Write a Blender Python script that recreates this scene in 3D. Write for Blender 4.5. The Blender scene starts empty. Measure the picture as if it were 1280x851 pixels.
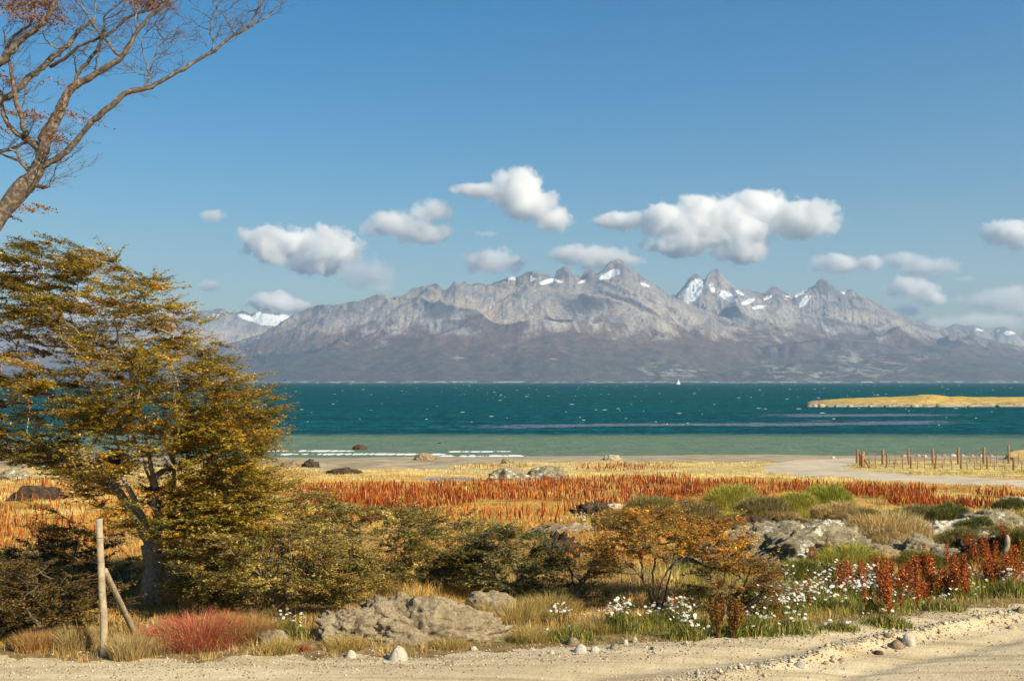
import bpy, math
import numpy as np
from mathutils import Vector

# ------------------------------------------------------------------ camera, sky, sun, exposure
sc = bpy.context.scene
R = math.radians
F = 1351.0                      # focal length in photo pixels (1280 wide)
PITCH = math.atan(51.5 / F)
CAMZ = 6.0
cam = bpy.data.cameras.new('camera'); cam.sensor_width = 36.0; cam.lens = 36.0 * F / 1280.0
cam.clip_start = 0.5; cam.clip_end = 60000.0
camo = bpy.data.objects.new('camera', cam); sc.collection.objects.link(camo)
camo.location = (0, 0, CAMZ); camo.rotation_euler = (R(90) + PITCH, 0, 0)
sc.camera = camo

HAZE = 7.8e-5
SUN_EL, SUN_AZ = R(33), R(49)   # azimuth: to the right of straight behind the camera
S = Vector((math.cos(SUN_EL) * math.sin(SUN_AZ), -math.cos(SUN_EL) * math.cos(SUN_AZ), math.sin(SUN_EL)))
w = bpy.data.worlds.new('World'); sc.world = w; w.use_nodes = True
nt = w.node_tree; nt.nodes.clear()
sky = nt.nodes.new('ShaderNodeTexSky'); sky.sky_type = 'NISHITA'; sky.sun_disc = False
sky.sun_elevation = SUN_EL; sky.sun_rotation = math.atan2(S.x, S.y)
sky.altitude = 0; sky.air_density = 1.4; sky.dust_density = 0.5; sky.ozone_density = 5.0
bg = nt.nodes.new('ShaderNodeBackground'); bg.inputs[1].default_value = 0.068
wo = nt.nodes.new('ShaderNodeOutputWorld')
hs_ = nt.nodes.new('ShaderNodeHueSaturation'); hs_.inputs['Saturation'].default_value = 1.5
nt.links.new(sky.outputs[0], hs_.inputs['Color']); nt.links.new(hs_.outputs[0], bg.inputs[0]); nt.links.new(bg.outputs[0], wo.inputs[0])

sl = bpy.data.lights.new('sun', 'SUN'); sl.energy = 5.0; sl.angle = R(0.53); sl.color = (1.0, 0.86, 0.62)
so = bpy.data.objects.new('sun', sl); sc.collection.objects.link(so)
so.rotation_euler = S.to_track_quat('Z', 'Y').to_euler()

sc.view_settings.view_transform = 'Standard'; sc.view_settings.look = 'None'
sc.view_settings.gamma = 1.0; sc.view_settings.exposure = 0.62
sc.render.engine = 'CYCLES'
sc.cycles.use_denoising = True; sc.cycles.denoiser = 'OPENIMAGEDENOISE'
sc.cycles.max_bounces = 40; sc.cycles.diffuse_bounces = 2; sc.cycles.glossy_bounces = 1
sc.cycles.transmission_bounces = 2; sc.cycles.transparent_max_bounces = 4; sc.cycles.volume_bounces = 40
sc.cycles.volume_max_steps = 256
sc.cycles.use_adaptive_sampling = True; sc.cycles.adaptive_threshold = 0.02
sc.cycles.sample_clamp_indirect = 6.0
sc.render.use_persistent_data = False

# ------------------------------------------------------------------ pixel <-> world helpers
def ray(px, py):
    u = (px - 640.0) / F; v = (425.5 - py) / F
    dy = math.cos(PITCH) - v * math.sin(PITCH); dz = math.sin(PITCH) + v * math.cos(PITCH)
    return u / dy, dz / dy
def at(px, py, Y):
    a, b = ray(px, py)
    return np.array((a * Y, Y, CAMZ + b * Y))
def M(px, Y): return px * Y / F           # pixels to metres at depth Y

# ------------------------------------------------------------------ noise
def _h(ix, iy, iz, seed):
    n = (ix * 374761393 + iy * 668265263 + iz * 2147483647 + seed * 1274126177) & 0xFFFFFFFF
    n = ((n ^ (n >> 13)) * 1274126177) & 0xFFFFFFFF
    n = ((n ^ (n >> 15)) * 2246822519) & 0xFFFFFFFF
    return ((n ^ (n >> 16)) & 0xFFFFFF) / float(0xFFFFFF)
def vn(x, y, z=None, seed=0):
    x = np.asarray(x, float); y = np.asarray(y, float)
    ix = np.floor(x).astype(np.int64); iy = np.floor(y).astype(np.int64)
    fx = x - ix; fy = y - iy
    fx = fx * fx * fx * (fx * (fx * 6 - 15) + 10); fy = fy * fy * fy * (fy * (fy * 6 - 15) + 10)
    def layer(iz):
        a = _h(ix, iy, iz, seed); b = _h(ix + 1, iy, iz, seed); c = _h(ix, iy + 1, iz, seed); d = _h(ix + 1, iy + 1, iz, seed)
        return (a * (1 - fx) + b * fx) * (1 - fy) + (c * (1 - fx) + d * fx) * fy
    if z is None: return layer(np.zeros_like(ix))
    z = np.asarray(z, float); iz = np.floor(z).astype(np.int64); fz = z - iz; fz = fz * fz * (3 - 2 * fz)
    return layer(iz) * (1 - fz) + layer(iz + 1) * fz
def fbm(x, y, z=None, o=4, seed=0, g=0.5):
    s = 0; a = 1; t = 0
    for i in range(o):
        s = s + a * vn(x * 2 ** i, y * 2 ** i, None if z is None else z * 2 ** i, seed + i * 17); t += a; a *= g
    return s / t                        # 0..1
def ridged(x, y, o=4, seed=0, g=0.5):
    s = 0; a = 1; t = 0
    for i in range(o):
        n = 1 - np.abs(2 * vn(x * 2 ** i, y * 2 ** i, None, seed + i * 13) - 1); s = s + a * n * n; t += a; a *= g
    return s / t
def sstep(a, b, x):
    t = np.clip((x - a) / (b - a), 0, 1); return t * t * (3 - 2 * t)

# ------------------------------------------------------------------ object helpers
C = sc.collection.objects
def mesh_np(name, V, F3=None, F4=None, mat=None, parent=None, col=None, smooth=False, attrs=None, link=True):
    V = np.asarray(V, np.float32).reshape(-1, 3)
    me = bpy.data.meshes.new(name)
    me.vertices.add(len(V)); me.vertices.foreach_set('co', V.ravel())
    lo = []; st = []; n = 0
    if F4 is not None and len(F4):
        F4 = np.asarray(F4, np.int32).reshape(-1, 4); lo.append(F4.ravel()); st.append(np.arange(len(F4)) * 4); n = len(F4) * 4
    if F3 is not None and len(F3):
        F3 = np.asarray(F3, np.int32).reshape(-1, 3); lo.append(F3.ravel()); st.append(n + np.arange(len(F3)) * 3)
    lo = np.concatenate(lo); st = np.concatenate(st)
    me.loops.add(len(lo)); me.loops.foreach_set('vertex_index', lo.astype(np.int32))
    me.polygons.add(len(st)); me.polygons.foreach_set('loop_start', st.astype(np.int32))
    if smooth: me.polygons.foreach_set('use_smooth', np.ones(len(st), bool))
    if col is not None:
        ca = me.attributes.new('col', 'FLOAT_COLOR', 'POINT')
        c = np.ones((len(V), 4), np.float32); c[:, :3] = np.asarray(col, np.float32)
        ca.data.foreach_set('color', c.ravel())
    if attrs:
        for k, a in attrs.items():
            fa = me.attributes.new(k, 'FLOAT', 'POINT'); fa.data.foreach_set('value', np.asarray(a, np.float32).ravel())
    me.update(calc_edges=True)
    if mat: me.materials.append(mat)
    o = bpy.data.objects.new(name, me)
    if link: C.link(o)
    if parent: o.parent = parent
    return o
def empty(name, loc=(0, 0, 0)):
    o = bpy.data.objects.new(name, None); C.link(o); o.location = [float(v) for v in loc]; o.empty_display_size = 0.1
    return o
def tag(o, label=None, cat=None, group=None, kind=None):
    if label: o['label'] = label
    if cat: o['category'] = cat
    if group: o['group'] = group
    if kind: o['kind'] = kind
    return o
def dup(root, loc, rz=0.0, s=1.0, label=None, group=None, cat=None):
    r = root.copy(); C.link(r); r.location = [float(v) for v in loc]; r.rotation_euler = (0, 0, rz); r.scale = (s, s, s)
    if label: r['label'] = label
    if group: r['group'] = group
    if cat: r['category'] = cat
    for ch in list(root.children):
        c = ch.copy(); C.link(c); c.parent = r
        for g in ch.children:
            d = g.copy(); C.link(d); d.parent = c
    return r

class MB:
    """collects verts, tris, quads and colours of one mesh"""
    def __init__(s): s.V = []; s.T = []; s.Q = []; s.C = []; s.n = 0
    def add(s, V, T=None, Q=None, col=(1, 1, 1)):
        V = np.asarray(V, float).reshape(-1, 3); s.V.append(V)
        if T is not None and len(T): s.T.append(np.asarray(T) + s.n)
        if Q is not None and len(Q): s.Q.append(np.asarray(Q) + s.n)
        c = np.asarray(col, float); c = np.broadcast_to(c, (len(V), 3)) if c.ndim == 1 else c
        s.C.append(c); s.n += len(V)
    def build(s, name, mat, parent=None, smooth=False, origin=None, link=True):
        V = np.concatenate(s.V)
        if origin is not None: V = V - np.asarray(origin)
        T = np.concatenate(s.T) if s.T else None; Q = np.concatenate(s.Q) if s.Q else None
        return mesh_np(name, V, T, Q, mat, parent, np.concatenate(s.C), smooth, link=link)
def tube(mb, P, rad, sides=5, col=(1, 1, 1), cap=True):
    P = np.asarray(P, float); n = len(P); rad = np.broadcast_to(np.asarray(rad, float), (n,))
    T = np.gradient(P, axis=0); T /= np.linalg.norm(T, axis=1)[:, None] + 1e-9
    ref = np.array((0.13, 0.97, 0.2)) if abs(T[0][1]) < 0.8 else np.array((1.0, 0.1, 0.1))
    A = np.cross(T, ref); A /= np.linalg.norm(A, axis=1)[:, None] + 1e-9; B = np.cross(T, A)
    th = np.arange(sides) * 2 * math.pi / sides
    V = (P[:, None, :] + rad[:, None, None] * (A[:, None, :] * np.cos(th)[None, :, None] + B[:, None, :] * np.sin(th)[None, :, None])).reshape(-1, 3)
    i = np.arange(n - 1)[:, None] * sides; j = np.arange(sides)[None, :]; j2 = (j + 1) % sides
    Q = np.stack([i + j, i + j2, i + sides + j2, i + sides + j], -1).reshape(-1, 4)
    T3 = None
    if cap:
        V = np.vstack([V, P[:1], P[-1:]]); a = n * sides
        j = np.arange(sides); j2 = (j + 1) % sides
        T3 = np.vstack([np.stack([j2, j, np.full(sides, a)], -1), np.stack([(n - 1) * sides + j, (n - 1) * sides + j2, np.full(sides, a + 1)], -1)])
    mb.add(V, T3, Q, col)
def smooth_line(P, k=3):
    """Catmull-Rom resample of a polyline (rows may carry extra columns such as a radius)"""
    P = np.asarray(P, float); n = len(P)
    if n < 3: return P
    E = np.vstack([2 * P[0] - P[1], P, 2 * P[-1] - P[-2]]); out = []
    for i in range(1, n):
        p0, p1, p2, p3 = E[i - 1], E[i], E[i + 1], E[i + 2]
        for t in np.arange(k) / k:
            out.append(0.5 * ((2 * p1) + (-p0 + p2) * t + (2 * p0 - 5 * p1 + 4 * p2 - p3) * t * t + (-p0 + 3 * p1 - 3 * p2 + p3) * t ** 3))
    out.append(P[-1]); return np.array(out)

# ------------------------------------------------------------------ materials
def mat(name):
    m = bpy.data.materials.new(name); m.use_nodes = True; n = m.node_tree; n.nodes.clear()
    o = n.nodes.new('ShaderNodeOutputMaterial'); return m, n, o
def N(n, t, **k):
    x = n.nodes.new(t)
    for a, b in k.items():
        if a.startswith('_'): setattr(x, a[1:], b)
        else: x.inputs[a.replace('_', ' ')].default_value = b
    return x
def noise(n, vec, scale, detail=4, rough=0.55, dist=0.0):
    x = N(n, 'ShaderNodeTexNoise'); x.inputs['Scale'].default_value = scale; x.inputs['Detail'].default_value = detail
    x.inputs['Roughness'].default_value = rough; x.inputs['Distortion'].default_value = dist
    if vec is not None: n.links.new(vec, x.inputs['Vector'])
    return x.outputs['Fac']
def ramp(n, fac, stops):
    r = N(n, 'ShaderNodeValToRGB'); e = r.color_ramp.elements
    while len(e) < len(stops): e.new(0.5)
    for k, (p, c) in enumerate(stops):
        e[k].position = p; e[k].color = (*c, 1) if len(c) == 3 else c
    n.links.new(fac, r.inputs[0]); return r.outputs[0]
def mixc(n, f, a, b, mode='MIX'):
    x = N(n, 'ShaderNodeMix', _data_type='RGBA', _blend_type=mode)
    for i, v in ((0, f), (6, a), (7, b)):
        if isinstance(v, (int, float)): x.inputs[i].default_value = v
        elif isinstance(v, tuple): x.inputs[i].default_value = (*v, 1)
        else: n.links.new(v, x.inputs[i])
    return x.outputs[2]
def mth(n, op, a, b=None, c=None, clamp=False):
    x = N(n, 'ShaderNodeMath', _operation=op, _use_clamp=clamp)
    for i, v in enumerate((a, b, c)):
        if v is None: continue
        if isinstance(v, (int, float)): x.inputs[i].default_value = v
        else: n.links.new(v, x.inputs[i])
    return x.outputs[0]
def bsdf(n, o, color, rough=0.85, spec=0.2, normal=None):
    p = N(n, 'ShaderNodeBsdfPrincipled'); p.inputs['Roughness'].default_value = rough; p.inputs['Specular IOR Level'].default_value = spec
    if isinstance(color, tuple): p.inputs['Base Color'].default_value = (*color, 1)
    else: n.links.new(color, p.inputs['Base Color'])
    if normal is not None: n.links.new(normal, p.inputs['Normal'])
    n.links.new(p.outputs[0], o.inputs['Surface']); return p
def bump(n, h, strength=0.5, dist=0.05):
    b = N(n, 'ShaderNodeBump'); b.inputs['Strength'].default_value = strength; b.inputs['Distance'].default_value = dist
    n.links.new(h, b.inputs['Height']); return b.outputs[0]
def coords(n): return N(n, 'ShaderNodeNewGeometry').outputs['Position']
def ocoords(n): return N(n, 'ShaderNodeTexCoord').outputs['Object']
def attr(n, name, out='Fac'): return N(n, 'ShaderNodeAttribute', _attribute_name=name).outputs[out]

def mat_leaf(name, transl=0.3, rough=0.6):
    m, n, o = mat(name); c = attr(n, 'col', 'Color')
    p = N(n, 'ShaderNodeBsdfPrincipled'); p.inputs['Roughness'].default_value = rough; p.inputs['Specular IOR Level'].default_value = 0.15
    n.links.new(c, p.inputs['Base Color'])
    t = N(n, 'ShaderNodeBsdfTranslucent'); n.links.new(c, t.inputs[0])
    x = N(n, 'ShaderNodeMixShader'); x.inputs[0].default_value = transl
    n.links.new(p.outputs[0], x.inputs[1]); n.links.new(t.outputs[0], x.inputs[2]); n.links.new(x.outputs[0], o.inputs[0]); return m
LEAF = mat_leaf('foliage', 0.38); GRASS = mat_leaf('grass_blades', 0.3, 0.7)
PETAL = mat_leaf('petals', 0.2, 0.6); SEED = mat_leaf('seed_heads', 0.15, 0.8)
def mat_bark(name, a, b, c, scale=18):
    m, n, o = mat(name); v = coords(n)
    f = noise(n, v, scale, 5, 0.65); f2 = noise(n, v, 4, 3)
    col = ramp(n, f, [(0.3, a), (0.5, b), (0.72, c)])
    col = mixc(n, mth(n, 'MULTIPLY', f2, 0.5), col, tuple(x * 0.75 for x in b))
    bsdf(n, o, col, 0.9, 0.1, bump(n, f, 0.6, 0.02)); return m
BARK = mat_bark('bark_grey', (0.045, 0.034, 0.030), (0.14, 0.11, 0.09), (0.42, 0.36, 0.28))  # grey bark, its dark tones also standing in for shaded branch undersides
BARKLIT = mat_bark('bark_sunlit', (0.14, 0.11, 0.085), (0.32, 0.265, 0.20), (0.56, 0.48, 0.37))  # lighter bark, sunlight on the beech trunk put into the colour
BARKD = mat_bark('bark_brown', (0.07, 0.05, 0.035), (0.16, 0.12, 0.085), (0.27, 0.21, 0.14))
WOOD = mat_bark('weathered_wood', (0.20, 0.16, 0.11), (0.38, 0.31, 0.21), (0.52, 0.44, 0.31), 9)
FWOOD = mat_bark('fence_wood', (0.20, 0.10, 0.05), (0.34, 0.18, 0.09), (0.44, 0.27, 0.15), 9)

# ------------------------------------------------------------------ terrain height
PY = [-80, 0, 9, 14, 18, 25, 35, 45, 53, 62, 70, 78, 84, 90, 110, 150]
PZ = [3.2, 2.8, 2.8, 2.8, 2.72, 2.36, 1.95, 1.6, 1.32, 1.02, 0.74, 0.42, 0.15, -0.12, -1.2, -3.0]
def ground_h(x, y, fine=True):
    x = np.asarray(x, float); y = np.asarray(y, float)
    ys = y - 1.5 * np.sin(x / 17.0) * sstep(50, 75, y)
    z = np.interp(ys, PY, PZ)
    re = road_edge(x)
    veg = sstep(re - 0.05, re + 0.9, y) * (1 - sstep(70, 80, y))
    z = z + veg * (fbm(x * 0.35, y * 0.35, o=4, seed=3) - 0.5) * (0.28 + 0.55 * sstep(0, 5, x) * sstep(17, 20, y) * (1 - sstep(26, 32, y)))
    z = z + (1 - veg) * (fbm(x * 0.15, y * 0.3, o=3, seed=5) - 0.5) * 0.10
    # graded ridge of loose dirt along the road, and shallow wheel ruts
    rd = berm_line(x)
    z = z + 0.13 * np.exp(-((y - rd) / 0.17) ** 2) * (0.45 + 0.9 * fbm(x * 3, y * 3, o=3, seed=8)) * sstep(1.5, 4, x) * (y < 20)
    for off, wd in ((-0.75, 0.22), (0.62, 0.25)):
        z = z - 0.045 * np.exp(-((y - rd - off) / wd) ** 2) * (y < 20)
    if fine: z = z + 0.012 * (fbm(x * 9, y * 9, o=3, seed=21) - 0.5) * (y < 30)
    return z
_re = [(-200, 825), (0, 827), (250, 826), (480, 822), (640, 815), (740, 808), (860, 800), (940, 791), (1000, 783), (1100, 772), (1200, 760), (1280, 751), (1500, 728)]
_bl = [(-200, 940), (640, 880), (880, 848), (1000, 829), (1090, 808), (1180, 792), (1280, 771), (1500, 740)]
def _line(pts, zz=2.8):
    out = []
    for px, py in pts:
        a, b = ray(px, py); Y = (zz - CAMZ) / b; out.append((a * Y, Y))
    out.sort(); return np.array(out)
_REL = _line(_re); _BLL = _line(_bl)
def road_edge(x): return np.interp(x, _REL[:, 0], _REL[:, 1])
def berm_line(x): return np.interp(x, _BLL[:, 0], _BLL[:, 1])
def gp(px, py, fine=False):
    """ground point seen at photo pixel"""
    a, b = ray(px, py); Y = np.linspace(8, 100, 2301)
    d = (CAMZ + b * Y) - ground_h(a * Y, Y, fine); k = np.argmax(d < 0)
    if d[k] >= 0: k = len(Y) - 1
    Yk = Y[k]; return np.array((a * Yk, Yk, float(ground_h(a * Yk, Yk, fine))))
def pxy(x, y, z):
    """project world -> photo pixels (used only to lay plants and colours out where the photo has them)"""
    dz = z - CAMZ; c, s = math.cos(PITCH), math.sin(PITCH)
    f = y * c + dz * s; v = -y * s + dz * c
    return 640 + F * x / f, 425.5 - F * v / f

def in_poly(px, py, poly):
    r = np.zeros(np.shape(px), bool); n = len(poly)
    for i in range(n):
        x1, y1 = poly[i]; x2, y2 = poly[(i + 1) % n]
        c = ((y1 > py) != (y2 > py)) & (px < (x2 - x1) * (py - y1) / ((y2 - y1) or 1e-9) + x1); r ^= c
    return r
def gpoly(pts):          # polygon on the ground, in world x, y, from where its corners stand in the photo
    return [tuple(gp(a, b)[:2]) for a, b in pts]
TRACK = gpoly([(955, 590), (960, 581), (990, 575), (1060, 572), (1078, 573), (1066, 581), (1056, 587), (1110, 591), (1180, 594.5), (1290, 601), (1420, 608), (1420, 624), (1290, 612), (1180, 605), (1080, 599), (1000, 594)])
SHINGLE = gpoly([(1075, 567.5), (1250, 566.5), (1250, 571), (1075, 573)])
def zone(x, y):
    """0 ground, 1 road, 2 track, 3 beach"""
    wob = (fbm(x * 2.2, y * 2.2, o=3, seed=31) - 0.5)
    z = np.zeros(np.shape(x), int)
    z[y < road_edge(x) + wob * 0.55] = 1
    wx = x + wob * 1.2; wy = y + wob * 1.5
    pxp = 640 + F * x / np.maximum(y, 1)
    bs = 66.5 + 11 * (fbm(x * 0.06, y * 0.06, o=3, seed=33) - 0.5) + 4 * sstep(560, 700, pxp) - 9 * np.exp(-((pxp - 480) / 110) ** 2) + 3 * sstep(900, 1200, pxp)
    z[(y > bs)] = 3
    z[in_poly(wx, wy, SHINGLE)] = 3
    z[in_poly(wx, wy, TRACK) & (y > 20)] = 2
    return z

# ground sheet: one continuous grid, shared out between ground, road, track and beach
cc = np.unique(np.concatenate([np.linspace(-0.9, -0.24, 260), np.linspace(-0.24, 0.24, 620), np.linspace(0.24, 0.9, 260)]))
yy = np.unique(np.concatenate([np.linspace(-60, 8, 40), np.linspace(8, 16.5, 190), np.linspace(16.5, 26, 90), np.linspace(26, 66, 130), np.linspace(66, 92, 110), np.linspace(92, 150, 20)]))
GX = cc[None, :] * (np.maximum(yy, -5)[:, None] + 24 + 60 * (yy[:, None] < -2) * 1.0); GY = np.broadcast_to(yy[:, None], GX.shape)
GZ = ground_h(GX, GY)
nr, nc = GX.shape
V = np.stack([GX, GY, GZ], -1).reshape(-1, 3)
q = (np.arange(nr - 1)[:, None] * nc + np.arange(nc - 1)[None, :]).reshape(-1)
Q = np.stack([q, q + 1, q + nc + 1, q + nc], -1)
cx = V[Q].mean(1); zf = zone(cx[:, 0], cx[:, 1])

def mat_ground():
    m, n, o = mat('earth_and_litter'); v = coords(n)
    a = noise(n, v, 0.35, 5, 0.6); b = noise(n, v, 6, 6, 0.7); c = noise(n, v, 1.6, 4, 0.6)
    sx = N(n, 'ShaderNodeSeparateXYZ'); n.links.new(v, sx.inputs[0])
    near = ramp(n, b, [(0.3, (0.10, 0.065, 0.03)), (0.5, (0.24, 0.165, 0.075)), (0.72, (0.36, 0.26, 0.12))])
    far = ramp(n, c, [(0.3, (0.26, 0.16, 0.05)), (0.5, (0.54, 0.31, 0.08)), (0.7, (0.68, 0.46, 0.14))])
    straw = ramp(n, c, [(0.34, (0.34, 0.25, 0.12)), (0.5, (0.56, 0.42, 0.18)), (0.62, (0.68, 0.52, 0.22))])
    mr = N(n, 'ShaderNodeMapRange'); n.links.new(mth(n, 'ADD', sx.outputs[1], mth(n, 'MULTIPLY', a, 8.0)), mr.inputs[0]); mr.inputs[1].default_value = 24; mr.inputs[2].default_value = 32
    mr2 = N(n, 'ShaderNodeMapRange'); n.links.new(mth(n, 'ADD', sx.outputs[1], mth(n, 'MULTIPLY', a, 8.0)), mr2.inputs[0]); mr2.inputs[1].default_value = 54; mr2.inputs[2].default_value = 60
    col = mixc(n, mr.outputs[0], near, far); col = mixc(n, mr2.outputs[0], col, straw)
    bsdf(n, o, col, 0.95, 0.05, bump(n, b, 0.8, 0.06)); return m
def mat_dirt(name, cA, cB, cC, sc1=3.0, track=True):
    m, n, o = mat(name); v = coords(n)
    mp = N(n, 'ShaderNodeMapping'); mp.inputs['Rotation'].default_value = (0, 0, R(-14)); mp.inputs['Scale'].default_value = (0.22, 3.0, 1); n.links.new(v, mp.inputs[0])
    st = noise(n, mp.outputs[0], 1.1, 5, 0.62, 0.4); b = noise(n, v, 26, 6, 0.75); c = noise(n, v, sc1, 5, 0.6)
    vo = N(n, 'ShaderNodeTexVoronoi'); vo.inputs['Scale'].default_value = 34; n.links.new(v, vo.inputs[0])
    f = mth(n, 'ADD', mth(n, 'MULTIPLY', st, 0.62 if track else 0.1), mth(n, 'ADD', mth(n, 'MULTIPLY', b, 0.23), mth(n, 'MULTIPLY', c, 0.15 if track else 0.6)))
    col = ramp(n, f, [(0.36, cA), (0.5, cB), (0.66, cC)])
    peb = ramp(n, vo.outputs['Distance'], [(0.0, (0.62, 0.60, 0.55)), (0.16, (0.5, 0.5, 0.5)), (0.3, (0.5, 0.5, 0.5))])
    col = mixc(n, 0.45, col, peb, 'OVERLAY')
    h = mth(n, 'ADD', mth(n, 'MULTIPLY', b, 0.6), mth(n, 'MULTIPLY', vo.outputs['Distance'], -0.6))
    bsdf(n, o, col, 0.93, 0.1, bump(n, h, 0.45, 0.02)); return m
MG = mat_ground()
MROAD = mat_dirt('packed_gravel', (0.30, 0.235, 0.135), (0.48, 0.395, 0.245), (0.64, 0.55, 0.37))
MTRACK = mat_dirt('pale_track', (0.36, 0.30, 0.20), (0.52, 0.445, 0.32), (0.66, 0.58, 0.43))
MBEACH = mat_dirt('beach_shingle', (0.24, 0.19, 0.12), (0.40, 0.33, 0.22), (0.56, 0.47, 0.32), 0.6, False)
for k, (nm, mm) in enumerate((('ground', MG), ('road', MROAD), ('dirt_track', MTRACK), ('beach', MBEACH))):
    f = Q[zf == k]; u, inv = np.unique(f, return_inverse=True)
    tag(mesh_np(nm, V[u], None, inv.reshape(-1, 4), mm, smooth=True), kind='structure')
# far sides of the near shore, closing the land to left, right and behind
wide = MB()
for sx_ in (-1, 1):
    xs = np.linspace(0, 1, 40) ** 1.5 * 900; ys = yy[::4]
    X0 = cc[-1] * (np.maximum(ys, -5) + 24 + 60 * (ys < -2)); X = sx_ * (X0[:, None] - 0.3 + xs[None, :]); Y_ = np.broadcast_to(ys[:, None], X.shape)
    Z_ = ground_h(X, Y_) - 0.02; a, b = X.shape
    qq = (np.arange(a - 1)[:, None] * b + np.arange(b - 1)[None, :]).reshape(-1)
    QQ = np.stack([qq, qq + 1, qq + b + 1, qq + b], -1)
    if sx_ < 0: QQ = QQ[:, ::-1]
    wide.add(np.stack([X, Y_, Z_], -1), None, QQ)
tag(wide.build('coastal_land', MG, smooth=True), kind='structure')

# ------------------------------------------------------------------ sea
def mat_water():
    m, n, o = mat('sea_water'); v = coords(n); sx = N(n, 'ShaderNodeSeparateXYZ'); n.links.new(v, sx.inputs[0]); X, Y = sx.outputs[0], sx.outputs[1]
    big = noise(n, v, 0.02, 4, 0.6); mid = noise(n, v, 0.35, 5, 0.65); fine_ = noise(n, v, 1.6, 5, 0.7)
    mp = N(n, 'ShaderNodeMapping'); mp.inputs['Scale'].default_value = (0.012, 0.12, 1); n.links.new(v, mp.inputs[0]); streak = noise(n, mp.outputs[0], 1.0, 4, 0.6)
    deep = ramp(n, mth(n, 'ADD', mth(n, 'MULTIPLY', fine_, 0.55), mth(n, 'MULTIPLY', mid, 0.45)), [(0.34, (0.0, 0.016, 0.024)), (0.5, (0.0, 0.062, 0.072)), (0.62, (0.010, 0.21, 0.21))])
    st2 = N(n, 'ShaderNodeMapRange', _interpolation_type='SMOOTHSTEP'); n.links.new(streak, st2.inputs[0]); st2.inputs[1].default_value = 0.42; st2.inputs[2].default_value = 0.62
    deep = mixc(n, mth(n, 'MULTIPLY', st2.outputs[0], 0.6), deep, (0.001, 0.038, 0.065))
    shal = ramp(n, mid, [(0.3, (0.105, 0.165, 0.115)), (0.7, (0.155, 0.225, 0.155))])
    yw = mth(n, 'ADD', Y, mth(n, 'ADD', mth(n, 'MULTIPLY', big, 16.0), mth(n, 'MULTIPLY', streak, 10.0)))
    mr = N(n, 'ShaderNodeMapRange', _interpolation_type='SMOOTHSTEP'); n.links.new(yw, mr.inputs[0]); mr.inputs[1].default_value = 127; mr.inputs[2].default_value = 141
    col = mixc(n, mr.outputs[0], shal, deep)
    # kelp beds: long calm purple-brown streaks, lavender sky reflection painted into the colour
    def kelp(x0, x1, y0, y1, wd, thr):
        t = N(n, 'ShaderNodeMapRange'); n.links.new(X, t.inputs[0]); t.inputs[1].default_value = x0; t.inputs[2].default_value = x1; t.inputs[3].default_value = y0; t.inputs[4].default_value = y1; t.clamp = False
        yo = mth(n, 'ADD', t.outputs[0], mth(n, 'ADD', mth(n, 'MULTIPLY', mth(n, 'SUBTRACT', streak, 0.5), 16.0), mth(n, 'MULTIPLY', mth(n, 'SUBTRACT', big, 0.5), 14.0)))
        d = mth(n, 'ABSOLUTE', mth(n, 'DIVIDE', mth(n, 'SUBTRACT', Y, yo), wd))
        ex = mth(n, 'ABSOLUTE', mth(n, 'DIVIDE', mth(n, 'SUBTRACT', X, (x0 + x1) / 2), (x1 - x0) / 2))
        k = mth(n, 'SUBTRACT', 1.0, mth(n, 'MAXIMUM', d, ex)); k = mth(n, 'ADD', k, mth(n, 'ADD', mth(n, 'MULTIPLY', mth(n, 'SUBTRACT', mid, 0.5), 1.0), mth(n, 'MULTIPLY', mth(n, 'SUBTRACT', streak, 0.5), 1.2)))
        kk = N(n, 'ShaderNodeMapRange', _interpolation_type='SMOOTHSTEP'); n.links.new(k, kk.inputs[0]); kk.inputs[1].default_value = thr; kk.inputs[2].default_value = thr + 0.25
        return kk.outputs[0]
    k1 = kelp(-26, 66, 139, 163, 10, 0.42); k2 = kelp(34, 92, 190, 200, 13, 0.36); k3 = kelp(20, 74, 150, 161, 8, 0.25)
    kl = mth(n, 'MAXIMUM', k1, mth(n, 'MAXIMUM', k2, k3))
    kc = ramp(n, fine_, [(0.38, (0.07, 0.04, 0.075)), (0.52, (0.21, 0.18, 0.27)), (0.64, (0.36, 0.32, 0.40))])
    col = mixc(n, mth(n, 'MULTIPLY', kl, 0.55), col, kc)
    wc = N(n, 'ShaderNodeMapping'); wc.inputs['Scale'].default_value = (0.45, 0.6, 1); n.links.new(v, wc.inputs[0])
    h = mth(n, 'ADD', mth(n, 'MULTIPLY', mid, 1.0), mth(n, 'MULTIPLY', fine_, 0.4))
    nb = bump(n, h, 1.0, 0.5)
    d = N(n, 'ShaderNodeBsdfDiffuse'); n.links.new(col, d.inputs[0]); n.links.new(nb, d.inputs['Normal'])
    g = N(n, 'ShaderNodeBsdfGlossy'); g.inputs['Roughness'].default_value = 0.22; n.links.new(nb, g.inputs['Normal'])
    x = N(n, 'ShaderNodeMixShader'); n.links.new(mth(n, 'ADD', 0.055, mth(n, 'MULTIPLY', kl, 0.25)), x.inputs[0])
    n.links.new(d.outputs[0], x.inputs[1]); n.links.new(g.outputs[0], x.inputs[2]); n.links.new(x.outputs[0], o.inputs[0]); return m
tag(mesh_np('sea_water', [(-11500, 60, 0), (11500, 60, 0), (11500, 11800, 0), (-11500, 11800, 0)], None, [(0, 1, 2, 3)], mat_water()), kind='structure')

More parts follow.
